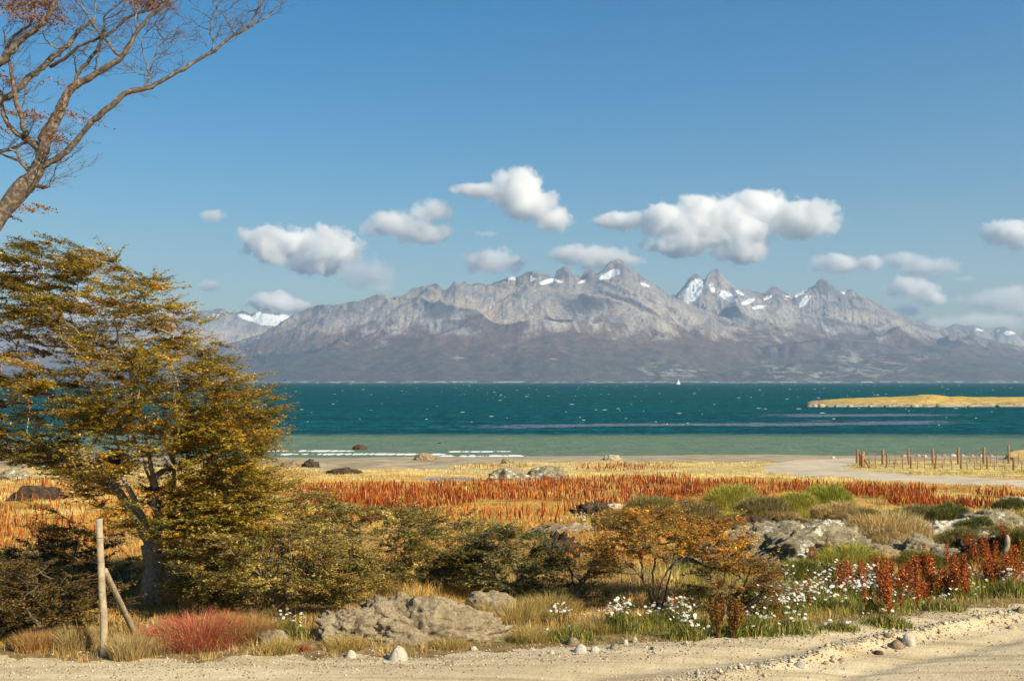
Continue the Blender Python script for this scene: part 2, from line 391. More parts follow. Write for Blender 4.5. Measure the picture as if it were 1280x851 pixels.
def mat_plain(name, c, rough=0.8, spec=0.2):
    m, n, o = mat(name); v = coords(n); f = noise(n, v, 14, 4)
    col = mixc(n, f, tuple(x * 0.8 for x in c), tuple(min(1, x * 1.15) for x in c)); bsdf(n, o, col, rough, spec); return m
FOAM = mat_plain('white_foam', (0.85, 0.86, 0.84))
rng = np.random.default_rng(5)
# surf breaking along the beach: low ragged rolls of foam
mb = MB()
for px0, px1, py0, hh in ((300, 445, 563.5, 0.16), (345, 560, 567.5, 0.15), (548, 655, 570, 0.22), (480, 660, 573.2, 0.08), (850, 900, 571.2, 0.06), (560, 640, 564.2, 0.09)):
    n_ = 260; px = np.linspace(px0, px1, n_); a, b = ray(600, py0); Yw = -CAMZ / b
    x = (px - 640) / F * Yw; yb = Yw + 0.8 * (fbm(x * 0.25, x * 0 + py0, o=3, seed=7) - 0.5)
    env = np.clip(np.minimum(np.arange(n_), n_ - 1 - np.arange(n_)) / 12, 0, 1) * np.clip(4.0 * (fbm(x * 1.4, x * 0 + py0 * 3, o=5, seed=9, g=0.7) - 0.32), 0.0, 1.0)
    rows = []
    for k, (dy, dz) in enumerate(((-1.1, -0.05), (-0.6, 0.5), (-0.1, 1.0), (0.35, 0.55), (0.8, -0.05))):
        rows.append(np.stack([x, yb + dy * env * (0.6 + 3 * hh), 0.01 + dz * hh * 0.38 * env], -1))
    Vv = np.array(rows); qq = (np.arange(4)[:, None] * n_ + np.arange(n_ - 1)[None]).reshape(-1)
    mb.add(Vv, None, np.stack([qq, qq + 1, qq + n_ + 1, qq + n_], -1))
tag(mb.build('surf_foam', FOAM, smooth=True), 'white line of surf breaking along the sandy beach', 'surf', kind='stuff')
# whitecaps
mb = MB()
n_ = 480; Yw = 150 * (5200 / 150) ** rng.random(n_) ** 0.75; xx = (rng.random(n_) - 0.5) * 1.0 * Yw
for x, y in zip(xx, Yw):
    L = (0.22 + rng.random() ** 3 * 0.9) * (0.3 + y / 900) ** 0.9; H = 0.10 * L ** 0.5 * (0.4 + y / 1200)
    k = 5; t = np.linspace(-1, 1, k); e = 1 - t * t
    top = np.stack([x + t * L, y + 0.2 * e, 0.02 + H * e], -1); f_ = np.stack([x + t * L, y - 0.5 * e * L - 0.05, 0 * e + 0.005], -1)
    mb.add(np.vstack([f_, top]), None, [(i, i + 1, k + i + 1, k + i) for i in range(k - 1)])
tag(mb.build('whitecaps', FOAM), 'small white wave crests scattered over the open sea', 'whitecaps', kind='stuff')

# ------------------------------------------------------------------ far mountains
def mat_mountain(name, rock_z, forest_z):
    m, n, o = mat(name); v = coords(n); sx = N(n, 'ShaderNodeSeparateXYZ'); n.links.new(v, sx.inputs[0])
    g = N(n, 'ShaderNodeNewGeometry'); sn = N(n, 'ShaderNodeSeparateXYZ'); n.links.new(g.outputs['Normal'], sn.inputs[0])
    a = noise(n, v, 0.0035, 7, 0.62); b = noise(n, v, 0.016, 7, 0.68); c = noise(n, v, 0.05, 5, 0.7)
    mp = N(n, 'ShaderNodeMapping'); mp.inputs['Scale'].default_value = (0.02, 0.004, 0.004); mp.inputs['Rotation'].default_value = (0, 0, R(20)); n.links.new(v, mp.inputs[0]); gul = noise(n, mp.outputs[0], 1.0, 6, 0.65, 0.6)
    forest = ramp(n, b, [(0.32, (0.052, 0.048, 0.042)), (0.5, (0.088, 0.078, 0.062)), (0.68, (0.14, 0.118, 0.09))])
    red = ramp(n, b, [(0.32, (0.085, 0.058, 0.048)), (0.5, (0.14, 0.088, 0.065)), (0.7, (0.22, 0.16, 0.115))])
    rock = ramp(n, mth(n, 'ADD', mth(n, 'MULTIPLY', c, 0.5), mth(n, 'MULTIPLY', gul, 0.5)), [(0.34, (0.13, 0.115, 0.11)), (0.5, (0.36, 0.32, 0.285)), (0.62, (0.56, 0.50, 0.43))])
    zz = mth(n, 'ADD', sx.outputs[2], mth(n, 'ADD', mth(n, 'MULTIPLY', mth(n, 'SUBTRACT', a, 0.5), 760.0), mth(n, 'MULTIPLY', mth(n, 'SUBTRACT', gul, 0.5), 420.0)))
    def step(x, lo, hi):
        r = N(n, 'ShaderNodeMapRange', _interpolation_type='SMOOTHSTEP'); n.links.new(x, r.inputs[0]); r.inputs[1].default_value = lo; r.inputs[2].default_value = hi; return r.outputs[0]
    tanr = ramp(n, c, [(0.3, (0.34, 0.265, 0.19)), (0.6, (0.56, 0.47, 0.36))]); d_ = noise(n, v, 0.0026, 4, 0.6)
    rock = mixc(n, step(d_, 0.50, 0.62), rock, tanr)
    col = mixc(n, step(zz, forest_z - 90, forest_z + 90), forest, red)
    col = mixc(n, step(zz, rock_z - 90, rock_z + 100), col, rock)
    # bare outcrops in the woods, pale shore rocks
    oc = mth(n, 'MULTIPLY', step(b, 0.49, 0.58), attr(n, 'outcrop')); col = mixc(n, mth(n, 'MULTIPLY', oc, 0.65), col, (0.48, 0.44, 0.38))
    spots = step(c, 0.70, 0.76); col = mixc(n, mth(n, 'MULTIPLY', spots, 0.35), col, (0.42, 0.39, 0.34))
    sh = mth(n, 'MULTIPLY', mth(n, 'SUBTRACT', 1.0, step(sx.outputs[2], 5, 11)), step(b, 0.46, 0.56)); col = mixc(n, sh, col, (0.44, 0.42, 0.37))
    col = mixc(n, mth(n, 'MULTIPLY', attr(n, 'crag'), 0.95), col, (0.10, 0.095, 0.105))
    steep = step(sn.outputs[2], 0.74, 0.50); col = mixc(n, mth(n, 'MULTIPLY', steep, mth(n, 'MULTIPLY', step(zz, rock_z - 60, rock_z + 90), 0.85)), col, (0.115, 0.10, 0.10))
    sw = mth(n, 'GREATER_THAN', mth(n, 'ADD', attr(n, 'snow'), mth(n, 'MULTIPLY', mth(n, 'SUBTRACT', b, 0.5), 1.6)), 0.5)
    col = mixc(n, sw, col, (0.88, 0.90, 0.92))
    bsdf(n, o, col, 0.95, 0.05, bump(n, mth(n, 'ADD', mth(n, 'MULTIPLY', b, 1.0), mth(n, 'MULTIPLY', c, 0.4)), 1.0, 22.0)); return m

def massif(name, pts, Y0, Y1, px0, px1, nc, nr, mt, prof, spur=120.0, jag=2.0, seed=1, snow=(), outc=(), z0=-4, roll=35.0, back=900, steep=1.0):
    px = np.linspace(px0, px1, nc); p = np.array(pts, float)
    py = np.interp(px, p[:, 0], p[:, 1])
    elev = (477.0 - py)
    py = py + (0.55 - ridged(px * 0.13, px * 0 + seed, 4, seed, 0.65)) * jag * 1.7 * np.clip((477 - py) / 80, 0, 1)
    tanz = np.array([ray(640, v)[1] for v in py])
    Yr = Y1 * (1 + 0.03 * (fbm(px * 0.012, px * 0, o=3, seed=seed + 1) - 0.5))
    zr = CAMZ + tanz * Yr
    shore = Y0 * (1 + 0.05 * (fbm(px * 0.01, px * 0 + 3, o=4, seed=seed + 2) - 0.5))
    t = np.concatenate([np.linspace(0, 1, nr) ** 1.15, 1 + np.linspace(0.02, 1, 14)])[:, None]
    tf = np.clip(t, 0, 1); tb = np.clip(t - 1, 0, 1)
    Y = shore + (Yr - shore) * tf + tb * back
    X = (px - 640) / F * Y
    pr = np.interp(tf, [k[0] for k in prof], [k[1] for k in prof])
    step_px = (px1 - px0) / nc
    def sm(a, wpx):
        k = max(1, int(wpx / step_px)); kr = np.hanning(2 * k + 3)[1:-1]; kr /= kr.sum()
        return np.convolve(np.pad(a, k, mode='edge'), kr, mode='valid')
    z1, z2, z3 = sm(zr, 14), sm(zr, 45), sm(zr, 110)
    warp = 40 * (fbm(X / 700, Y / 700, o=4, seed=seed + 11) - 0.5) / step_px * sstep(0.0, 0.3, 1 - tf)
    ci = np.clip(np.arange(nc)[None, :] + warp, 0, nc - 1)
    g = lambda a: np.interp(ci.ravel(), np.arange(nc), a).reshape(ci.shape)
    w3 = sstep(0.75, 0.25, tf); w2 = sstep(0.93, 0.7, tf); w1 = sstep(0.995, 0.90, tf)
    w3 = 1 - sstep(0.25, 0.75, tf); w2 = 1 - sstep(0.7, 0.93, tf); w1 = 1 - sstep(0.90, 0.995, tf)
    ze = g(zr) * (1 - w1) + w1 * (g(z1) * (1 - w2) + w2 * (g(z2) * (1 - w3) + w3 * g(z3)))
    Z = z0 + (ze - z0) * pr * (1 - 0.75 * tb)
    # aretes: every crest point sheds a steep concave cone, warped into buttresses and gullies
    front = (t < 1); dz_ = zr - z1; dz2 = zr - z2
    wX = X + 150 * (fbm(X / 420, Y / 420, o=4, seed=seed + 3) - 0.5); wY = Y + 150 * (fbm(X / 400 + 9, Y / 400, o=4, seed=seed + 4) - 0.5)
    hx = (px - 640) / F * Yr; hy = Yr + 260 * (fbm(px * 0.05, px * 0, o=2, seed=seed + 8) - 0.6)
    Zc = np.full(Z.shape, -1e3); dxm = M(step_px, Y1); span = int(620 / dxm)
    br_ = ridged(X / 150, Y / 150, 5, seed + 9, 0.6); br2 = ridged(X / 45, Y / 70, 4, seed + 10, 0.6)
    rows_ = slice(int(nr * 0.35), None)
    for k in range(-span, span + 1, 2):
        idx = np.clip(np.arange(nc) + k, 0, nc - 1)
        d = np.sqrt((wX[rows_] - hx[idx]) ** 2 + (wY[rows_] - hy[idx]) ** 2)
        zc_ = zr[idx] - steep * (0.50 * d + 75 * (1 - np.exp(-d / 70)))
        np.maximum(Zc[rows_], zc_, out=Zc[rows_])
    body = z0 + ((g(z3) * 0.84 * (1 - w3) + w3 * g(z3)) - z0) * pr * (1 - 0.75 * tb)
    rg = ridged((X + 0.5 * (Y - Y0) + 300 * (fbm(X / 700, Y / 700, o=3, seed=seed + 20) - 0.5)) / 780, Y / 1300, 3, seed + 4, 0.42); rg2 = ridged((wX + 0.3 * Y) / 130, Y / 330, 5, seed + 5, 0.6)
    up = sstep(0.25, 0.8, pr); env = np.sin(np.pi * np.clip(tf, 0, 1) ** 1.1) ** 0.7
    body = body + env * ((0.18 + up) * spur * (rg - 0.45) * 2.0 + (0.10 + up) * spur * 0.20 * (rg2 - 0.4)) + env * (1 - up) * roll * (fbm(X / 330, Y / 330, o=5, seed=seed + 6) - 0.45) * 2
    cm_ = 0.35 + 0.65 * np.clip(np.abs(dz_)[None] / 25 + fbm(X / 300, Y / 300, o=2, seed=seed + 15) - 0.3, 0, 1)
    Zc = Zc + ((br_ - 0.6) * spur * 0.34 * np.clip((1.02 - tf) / 0.05, 0, 1) + (br2 - 0.6) * spur * 0.16) * cm_
    h_ = 40.0; e_ = np.clip(0.5 + 0.5 * (Zc - body) / h_, 0, 1); Z = body * (1 - e_) + Zc * e_ + h_ * e_ * (1 - e_) * 0.6
    cap = CAMZ + (tanz * (0.70 + 0.30 * tf ** 1.2) - 0.0002) * Y
    over = Z - cap; Z = np.where(front & (over > 0), cap, Z); k1 = int(nr) - 1
    Z[k1] = CAMZ + tanz * Y[k1]
    Z = np.maximum(Z, np.where(tf > 0.02, 1.0, -4))
    PX, PYY = pxy(X, Y, Z)
    sn_ = np.zeros(X.shape); oc_ = np.zeros(X.shape)
    for arr, lst in ((sn_, snow), (oc_, outc)):
        for cx_, cy_, rx, ry, ang in lst:
            dx = PX - cx_; dy = PYY - cy_; ca, sa = math.cos(R(ang)), math.sin(R(ang))
            d = np.sqrt(((dx * ca - dy * sa) / rx) ** 2 + ((dx * sa + dy * ca) / ry) ** 2)
            arr[:] = np.maximum(arr, np.clip(1.5 - d, 0, 1) * (t <= 1.0))
    a, b = X.shape
    qq = (np.arange(a - 1)[:, None] * b + np.arange(b - 1)[None, :]).reshape(-1)
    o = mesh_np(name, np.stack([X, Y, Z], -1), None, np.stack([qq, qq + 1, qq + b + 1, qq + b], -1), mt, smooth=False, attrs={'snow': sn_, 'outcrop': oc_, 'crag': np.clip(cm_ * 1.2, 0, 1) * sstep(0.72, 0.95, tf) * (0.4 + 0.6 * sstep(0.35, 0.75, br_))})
    return tag(o, kind='structure')

main_pts = [(-400, 466), (100, 462), (200, 452), (251, 437), (290, 428), (326, 417), (345, 406), (358, 397), (370, 390), (384, 385), (395, 381), (420, 380), (440, 377), (454, 374), (462, 370), (470, 367), (479, 367), (489, 372), (500, 370), (510, 365), (515, 360), (532, 357), (541, 354), (548, 355), (553, 360), (557, 362), (562, 357), (565, 353), (568, 350), (571, 356), (576, 353), (582, 351), (588, 355), (595, 352), (607, 355), (614, 355), (626, 350), (640, 346), (653, 343), (656, 339), (666, 338), (674, 339), (687, 344), (693, 347), (696, 337), (700, 334), (706, 331), (712, 338), (717, 345), (721, 342), (726, 348), (730, 339), (737, 337), (746, 341), (754, 338), (758, 331), (763, 326), (770, 322.5), (778, 325), (788, 334), (804, 346), (826, 360), (842, 370), (860, 380), (879, 387), (909, 397), (936, 407), (960, 413), (1000, 424), (1060, 436), (1150, 448), (1280, 457), (1700, 464)]
r_pts = [(760, 430), (820, 395), (840, 376), (845, 369), (857, 355), (862, 347), (869, 342), (876, 343), (881, 350), (884, 344), (888, 339), (892, 335.5), (898, 336), (905, 345), (914, 353), (922, 360), (936, 361), (945, 364), (957, 366), (961, 361), (966, 357), (972, 359), (981, 366), (988, 368), (996, 365), (1005, 362), (1019, 355), (1025, 350), (1029, 347.5), (1038, 352), (1050, 363), (1055, 365), (1062, 360), (1068, 363), (1074, 367), (1087, 371), (1108, 383), (1132, 395), (1160, 405), (1180, 411), (1211, 417), (1246, 426), (1280, 433), (1400, 450), (1900, 466)]
l_pts = [(-700, 420), (-100, 400), (60, 405), (150, 398), (236, 393), (244, 390), (251, 388), (262, 389), (270, 386), (277, 385), (286, 390), (298, 391), (303, 387), (314, 392), (322, 388), (326, 385), (331, 388), (336, 383), (341, 390), (351, 391), (361, 394), (380, 402), (430, 430)]
rr_pts = [(1100, 430), (1160, 415), (1184, 409), (1191, 406), (1197, 404), (1205, 407), (1218, 406), (1228, 410), (1239, 411), (1250, 409), (1258, 408), (1266, 413), (1276, 415), (1400, 420), (1700, 440)]
P1 = [(0, 0), (0.06, 0.035), (0.35, 0.30), (0.6, 0.55), (0.8, 0.80), (0.93, 0.95), (1, 1)]
P2 = [(0, 0), (0.06, 0.04), (0.35, 0.36), (0.6, 0.56), (0.78, 0.70), (0.9, 0.86), (1, 1)]
MM = mat_mountain('mountain_rock', 385, 190)
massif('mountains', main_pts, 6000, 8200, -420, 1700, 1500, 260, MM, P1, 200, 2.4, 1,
       snow=[(728, 352, 6, 2, 20), (662, 350, 8, 2.2, 10), (762, 343, 15, 4.2, 24), (771, 340, 4, 3, 0), (685, 352, 11, 3, 15), (640, 347, 10, 2.6, 22), (806, 356, 6, 2, -20), (700, 352, 4, 2, 0)],
       outc=[(820, 421, 16, 5, 0), (830, 462, 26, 9, 0), (575, 445, 8, 4, 0), (480, 428, 8, 5, 0), (690, 450, 8, 4, 0), (300, 440, 20, 6, 0), (852, 463, 24, 8, 0)])
massif('mountains', r_pts, 6700, 9400, 740, 1900, 1000, 260, MM, P2, 220, 2.6, 40,
       snow=[(866, 364, 16, 9, 62), (874, 356, 5, 9, 0), (909, 370, 12, 5, -30), (997, 366, 15, 4.5, 22), (1017, 356, 5, 2, 30), (1006, 376, 10, 3.4, 50), (935, 377, 9, 3, 20), (925, 366, 6, 2, -30), (960, 372, 7, 2, 20), (890, 360, 3, 7, 20), (948, 384, 9, 2.2, 10), (1056, 366, 4, 2, 0)],
       outc=[])
massif('foothills', [(600, 478), (800, 470), (900, 450), (960, 432), (1020, 424), (1080, 427), (1140, 436), (1220, 444), (1290, 452), (1500, 462), (1900, 470)], 5900, 7200, 600, 1900, 900, 150, MM, P1, 60, 1.0, 77,
       outc=[(975, 462, 22, 9, 0), (1010, 469, 46, 5, 0), (1070, 452, 34, 12, -20), (1085, 462, 45, 8, 0), (1160, 446, 18, 4, 0), (1110, 455, 30, 9, -25), (930, 450, 30, 14, 0)], roll=60)
MM2 = mat_mountain('far_rock', 300, 100)
massif('far_mountains', l_pts, 9300, 10900, -700, 430, 700, 130, MM2, P2, 150, 2.0, 60, snow=[(338, 400, 27, 7, -4), (328, 395, 10, 4, -30), (352, 399, 12, 6, 25), (305, 396, 8, 3, -20), (270, 394, 5, 2, 0)], back=400)
massif('far_mountains', rr_pts, 9900, 11100, 1100, 1700, 400, 100, MM2, P2, 120, 1.6, 62, snow=[(1245, 413, 7, 2.5, 0), (1262, 416, 8, 2.5, 0), (1225, 412, 6, 2, 0)], back=300)

# ------------------------------------------------------------------ clouds: real volumes far beyond the mountains
def cloud(blobs, Yc, dens=0.016, label='', seed=0.0, soft=0.45):
    c = np.array([at(a, b, Yc) for a, b, _, _ in blobs]); r = np.array([(M(a, Yc), 0.5 * (M(a, Yc) + M(b, Yc)), M(b, Yc)) for _, _, a, b in blobs]) * 1.30
    rng = np.random.default_rng(int(seed * 10) + 1)
    c[:, 1] += rng.uniform(-0.4, 0.4, len(c)) * r[:, 1]
    lo = (c - r * 1.45).min(0); hi = (c + r * 1.45).max(0); cen = (lo + hi) / 2
    m, n, o = mat('cloud_vapour'); v = coords(n)
    wn = N(n, 'ShaderNodeTexNoise'); wn.inputs['Scale'].default_value = 0.0018; wn.inputs['Detail'].default_value = 2
    n.links.new(v, wn.inputs['Vector'])
    best = None
    for k in range(len(c)):
        s = N(n, 'ShaderNodeVectorMath', _operation='SUBTRACT'); n.links.new(v, s.inputs[0]); s.inputs[1].default_value = c[k]
        d = N(n, 'ShaderNodeVectorMath', _operation='DIVIDE'); n.links.new(s.outputs[0], d.inputs[0]); d.inputs[1].default_value = r[k]
        l = N(n, 'ShaderNodeVectorMath', _operation='LENGTH'); n.links.new(d.outputs[0], l.inputs[0])
        e = mth(n, 'SUBTRACT', 1.0, l.outputs['Value'])
        best = e if best is None else mth(n, 'SMOOTH_MAX', best, e, 0.25)
    mp = N(n, 'ShaderNodeMapping'); mp.inputs['Location'].default_value = (seed * 913.0, seed * 331.0, 0); n.links.new(v, mp.inputs[0])
    f = noise(n, mp.outputs[0], 0.0042, 11, 0.68)
    val = mth(n, 'ADD', best, mth(n, 'MULTIPLY', mth(n, 'SUBTRACT', f, 0.52), 2.3))
    rr = N(n, 'ShaderNodeMapRange'); n.links.new(val, rr.inputs[0]); rr.inputs[1].default_value = 0.12; rr.inputs[2].default_value = 0.12 + soft; rr.inputs[3].default_value = 0; rr.inputs[4].default_value = dens
    p = N(n, 'ShaderNodeVolumePrincipled'); p.inputs['Color'].default_value = (1, 1, 1, 1); p.inputs['Anisotropy'].default_value = 0.0
    n.links.new(rr.outputs[0], p.inputs['Density']); n.links.new(p.outputs[0], o.inputs['Volume'])
    m.cycles.volume_step_rate = 0.22
    import bmesh
    bm = bmesh.new()
    hs = (hi - lo) / 2
    bmesh.ops.create_icosphere(bm, subdivisions=3, radius=1.0)
    for q_ in bm.verts: q_.co = Vector(q_.co) * 1.0; 
    me = bpy.data.meshes.new('cloud')
    for q_ in bm.verts:
        p_ = np.array(q_.co); p_ = np.sign(p_) * np.abs(p_) ** 0.6; q_.co = p_ * hs
    bm.to_mesh(me); bm.free(); me.materials.append(m)
    ob = bpy.data.objects.new('cloud', me); C.link(ob); ob.location = cen
    return tag(ob, label, 'cloud', kind='stuff')
CL = [
 ([(322, 300, 26, 18), (345, 306, 34, 22), (385, 308, 42, 24), (415, 316, 34, 24), (395, 330, 36, 13)], 14500, 0.016, 'large white cumulus cloud left of centre above the gentle western slope', .45),
 ([(455, 342, 42, 20), (475, 360, 20, 9)], 16800, 0.0022, 'thin veil of grey cloud trailing right from the large left cumulus', .8),
 ([(490, 280, 34, 16), (540, 266, 26, 15), (522, 287, 40, 16)], 15000, 0.008, 'soft white cloud left of the highest middle cloud', .7),
 ([(645, 238, 30, 24), (605, 238, 38, 9), (660, 258, 34, 20), (693, 275, 22, 16)], 14800, 0.012, 'bright white cloud highest in the middle of the sky', .55),
 ([(612, 326, 36, 15), (640, 328, 20, 8)], 15800, 0.007, 'small pale cloud low above the jagged middle ridge', .7),
 ([(715, 318, 28, 12), (750, 321, 36, 15), (790, 325, 18, 8)], 15600, 0.009, 'pale cloud just above the tallest peak', .7),
 ([(775, 276, 30, 12), (830, 280, 36, 20), (875, 268, 34, 20), (905, 285, 54, 28), (950, 262, 36, 24), (1000, 276, 42, 22), (925, 316, 34, 14), (850, 304, 40, 16)], 14600, 0.014, 'largest white cumulus cloud right of the tallest peak', .5),
 ([(1050, 329, 30, 12), (1085, 331, 20, 10)], 15300, 0.010, 'small white cloud right of the double peak', .6),
 ([(1130, 324, 26, 9), (1160, 334, 36, 12)], 15700, 0.006, 'thin white cloud above the right hand slope', .7),
 ([(1140, 360, 30, 14), (1165, 372, 20, 10)], 17000, 0.010, 'white tuft of cloud below the thin one over the right slope', .6),
 ([(1268, 290, 30, 17), (1300, 292, 40, 20)], 14700, 0.014, 'bright cloud cut off by the right edge of the view', .5),
 ([(338, 376, 26, 12), (365, 384, 30, 8)], 17500, 0.012, 'white cloud resting behind the glacier saddle', .5),
 ([(262, 269, 16, 7)], 15400, 0.006, 'tiny faint cloud alone in the blue at left', .8),
 ([(262, 357, 15, 8)], 15500, 0.006, 'tiny faint cloud low above the left mountains', .8),
 ([(1240, 376, 44, 14), (1270, 366, 22, 12), (1290, 384, 30, 14)], 15000, 0.004, 'hazy cloud bank low at the far right', .8),
 ([(1230, 402, 60, 10), (1150, 404, 60, 6)], 16500, 0.003, 'faint low cloud strip over the distant right mountains', .8),
 ([(1136, 388, 15, 8)], 15900, 0.007, 'tiny cloud touching the right ridge line', .7),
 ([(603, 292, 14, 5)], 15900, 0.005, 'tiny wisp below the highest middle cloud', .8),
 ([(1206, 349, 12, 5)], 15900, 0.005, 'tiny wisp between the right hand clouds', .8),
 ([(10, 345, 50, 20), (90, 390, 40, 20), (20, 440, 60, 22), (150, 410, 60, 14), (220, 395, 40, 10)], 15000, 0.008, 'low bank of white cloud behind the leafy tree', .6),
 ([(112, 318, 14, 10)], 15000, 0.010, 'small bright cloud at the tip of the leafy tree', .6),
]
for k, (bl, Yc, dn, lb, sf) in enumerate(CL): cloud(bl, Yc, dn * 2.2, lb, k * 1.7 + 0.3, sf * 1.1)

# ------------------------------------------------------------------ haze
m, n, o = mat('haze_air'); p = N(n, 'ShaderNodeVolumePrincipled'); p.inputs['Density'].default_value = HAZE; p.inputs['Color'].default_value = (0.56, 0.76, 1.0, 1); p.inputs['Anisotropy'].default_value = 0.2
n.links.new(p.outputs[0], o.inputs['Volume'])
x0, x1, y0, y1, z0, z1 = -11900, 11900, -200, 12100, -6, 1250
vv = [(x, y, z) for z in (z0, z1) for y in (y0, y1) for x in (x0, x1)]
tag(mesh_np('haze', vv, None, [(0, 2, 3, 1), (4, 5, 7, 6), (0, 1, 5, 4), (2, 6, 7, 3), (0, 4, 6, 2), (1, 3, 7, 5)], m), 'thin blue haze veiling the distant mountains', 'haze', kind='stuff')

# ------------------------------------------------------------------ woody plants
def leaves_at(P, size, cols, rng, flat=0.75, asp=0.55):
    """one diamond leaf per point; flat=1 lies level"""
    n = len(P); az = rng.uniform(0, 2 * math.pi, n)
    tilt = rng.normal(0, 1, n) * (1 - flat) * 1.6
    d = np.stack([np.cos(az) * np.cos(tilt), np.sin(az) * np.cos(tilt), np.sin(tilt)], -1)
    s_ = np.stack([-np.sin(az), np.cos(az), rng.normal(0, 1, n) * (1 - flat) * 1.5], -1); s_ /= np.linalg.norm(s_, axis=1)[:, None]
    L = size * rng.uniform(0.6, 1.3, n)[:, None]
    V = np.stack([P - d * L * 0.5, P + s_ * L * asp * 0.5, P + d * L * 0.5, P - s_ * L * asp * 0.5], 1).reshape(-1, 3)
    Q = np.arange(n * 4).reshape(-1, 4); c = np.repeat(cols, 4, axis=0)
    return V, Q, c
def palette(pal, n, rng, wts=None, jit=0.22, coh=None):
    pal = np.array(pal, float)
    i = rng.choice(len(pal), n, p=wts)
    if coh is not None: i = np.where(rng.random(n) < 0.55, coh, i)
    return np.clip(pal[i] * (1 + rng.normal(0, jit, n))[:, None], 0.003, 0.9)

class Woody:
    def __init__(s, seed): s.rng = np.random.default_rng(seed); s.P = []; s.par = []; s.cnt = []; s.br = []; s.leaf = MB(); s.tw = MB()
    def node(s, p, par): s.P.append(np.asarray(p, float)); s.par.append(par); s.cnt.append(0.0); return len(s.P) - 1
    def limb(s, pts, par=-1, k=4, wob=0.03):
        pts = smooth_line(pts, k); ids = [] if par < 0 else [par]; last = par
        for i, p in enumerate(pts):
            if i == 0 and par >= 0: continue
            q = p + s.rng.normal(0, wob, 3) * (i > 0); last = s.node(q, last); ids.append(last)
        s.br.append(ids); return ids
    def pads(s, pads, trunk_top, leafn=170, lsize=0.05, pal=None, wts=None, twigs=7, plen=0.42, rise=0.15, attach_low=0.25, flat=0.72, thick=0.035, wander=0.05, start=0, outward=None):
        rng = s.rng; tt = np.asarray(trunk_top, float)
        order = np.argsort([np.linalg.norm(p - tt) for p in pads]); s.ends = []
        for oi in order:
            p = np.asarray(pads[oi], float); A = np.array(s.P[start:])
            d = p - A; dist = np.linalg.norm(d, axis=1); up = d[:, 2]
            cost = dist + 1.1 * np.maximum(0, -up + 0.02) + 0.4 * np.maximum(0, 0.35 - dist)
            j = int(np.argmin(cost)); a = A[j]; D = np.linalg.norm(p - a)
            mid = a + (p - a) * 0.5 + np.array((0, 0, -0.10 * D)) + rng.normal(0, wander * D, 3)
            kk = max(3, int(D / 0.12)); t = np.linspace(0, 1, kk + 1)[1:, None]
            line = (1 - t) ** 2 * a + 2 * t * (1 - t) * mid + t * t * p
            last = start + j; ids = [last]
            for q in line: last = s.node(q + rng.normal(0, 0.008, 3), last); ids.append(last)
            s.br.append(ids)
            k = last
            while k >= 0: s.cnt[k] += 1; k = s.par[k]
            out = p - tt; out[2] *= 0.25
            if outward is not None: out = out + np.asarray(outward) * np.linalg.norm(out)
            out /= np.linalg.norm(out) + 1e-6
            base_az = math.atan2(out[1], out[0]); sc_ = rng.uniform(0.65, 1.35)
            coh = rng.integers(len(pal)) if wts is None else rng.choice(len(pal), p=wts)
            tone = np.clip(1 + rng.normal(0, 0.28), 0.45, 1.7)  # random tone per pad, widened to suggest lit and shaded layers
            el0 = rise + rng.normal(0, 0.10)
            nt_ = max(3, int(twigs * sc_)); LP = []
            for q_ in range(nt_):
                az = base_az + rng.uniform(-1.15, 1.15); el = el0 + rng.normal(0, 0.13); L = plen * sc_ * rng.uniform(0.5, 1.1)
                dr = np.array((math.cos(az) * math.cos(el), math.sin(az) * math.cos(el), math.sin(el)))
                st = line[-1] if rng.random() < 0.6 else line[max(0, len(line) - 1 - rng.integers(1, 3))]
                tt_ = np.linspace(0, 1, 4)[:, None]; cur = st + dr * L * tt_ + np.array((0, 0, 0.05 * L)) * tt_ ** 2
                tube(s.tw, cur, np.linspace(0.0045, 0.0015, 4) * (lsize / 0.05) ** 0.5, 3, cap=False)
                n = int(leafn * sc_ / nt_); u = rng.uniform(0.1, 1.05, n)[:, None]
                w_ = 0.06 * L * rng.normal(0, 1, (n, 2)) * (1.1 - 0.5 * u)
                q = st + dr * L * u + np.array((0, 0, 0.05 * L)) * u ** 2
                q[:, 0] += w_[:, 0]; q[:, 1] += w_[:, 1]; q[:, 2] += rng.normal(0, thick * 0.6, n); LP.append(q)
            LP = np.vstack(LP); V_, Q_, c_ = leaves_at(LP, lsize, palette(pal, len(LP), rng, wts, coh=coh) * tone, rng, flat); s.leaf.add(V_, None, Q_, c_)
    def wood(s, mb, r0, rmin=0.005, expo=0.42, trunk_r=None, sides=6):
        mx = max(s.cnt) or 1
        for ids in s.br:
            P = np.array([s.P[i] for i in ids]); r = np.array([max(rmin, r0 * (max(s.cnt[i], 0.4) / mx) ** expo) for i in ids])
            if len(ids) > 2: r[0] = min(r[0], r[1] * 1.25)
            if len(r) > 3: r = np.convolve(np.pad(r, 1, mode='edge'), (.25, .5, .25), 'valid')
            tube(mb, P, r, sides if r.max() > 0.02 else 4)

AUT = [(0.56, 0.35, 0.03), (0.38, 0.31, 0.035), (0.62, 0.33, 0.04), (0.21, 0.21, 0.028), (0.68, 0.50, 0.09), (0.46, 0.19, 0.025)]
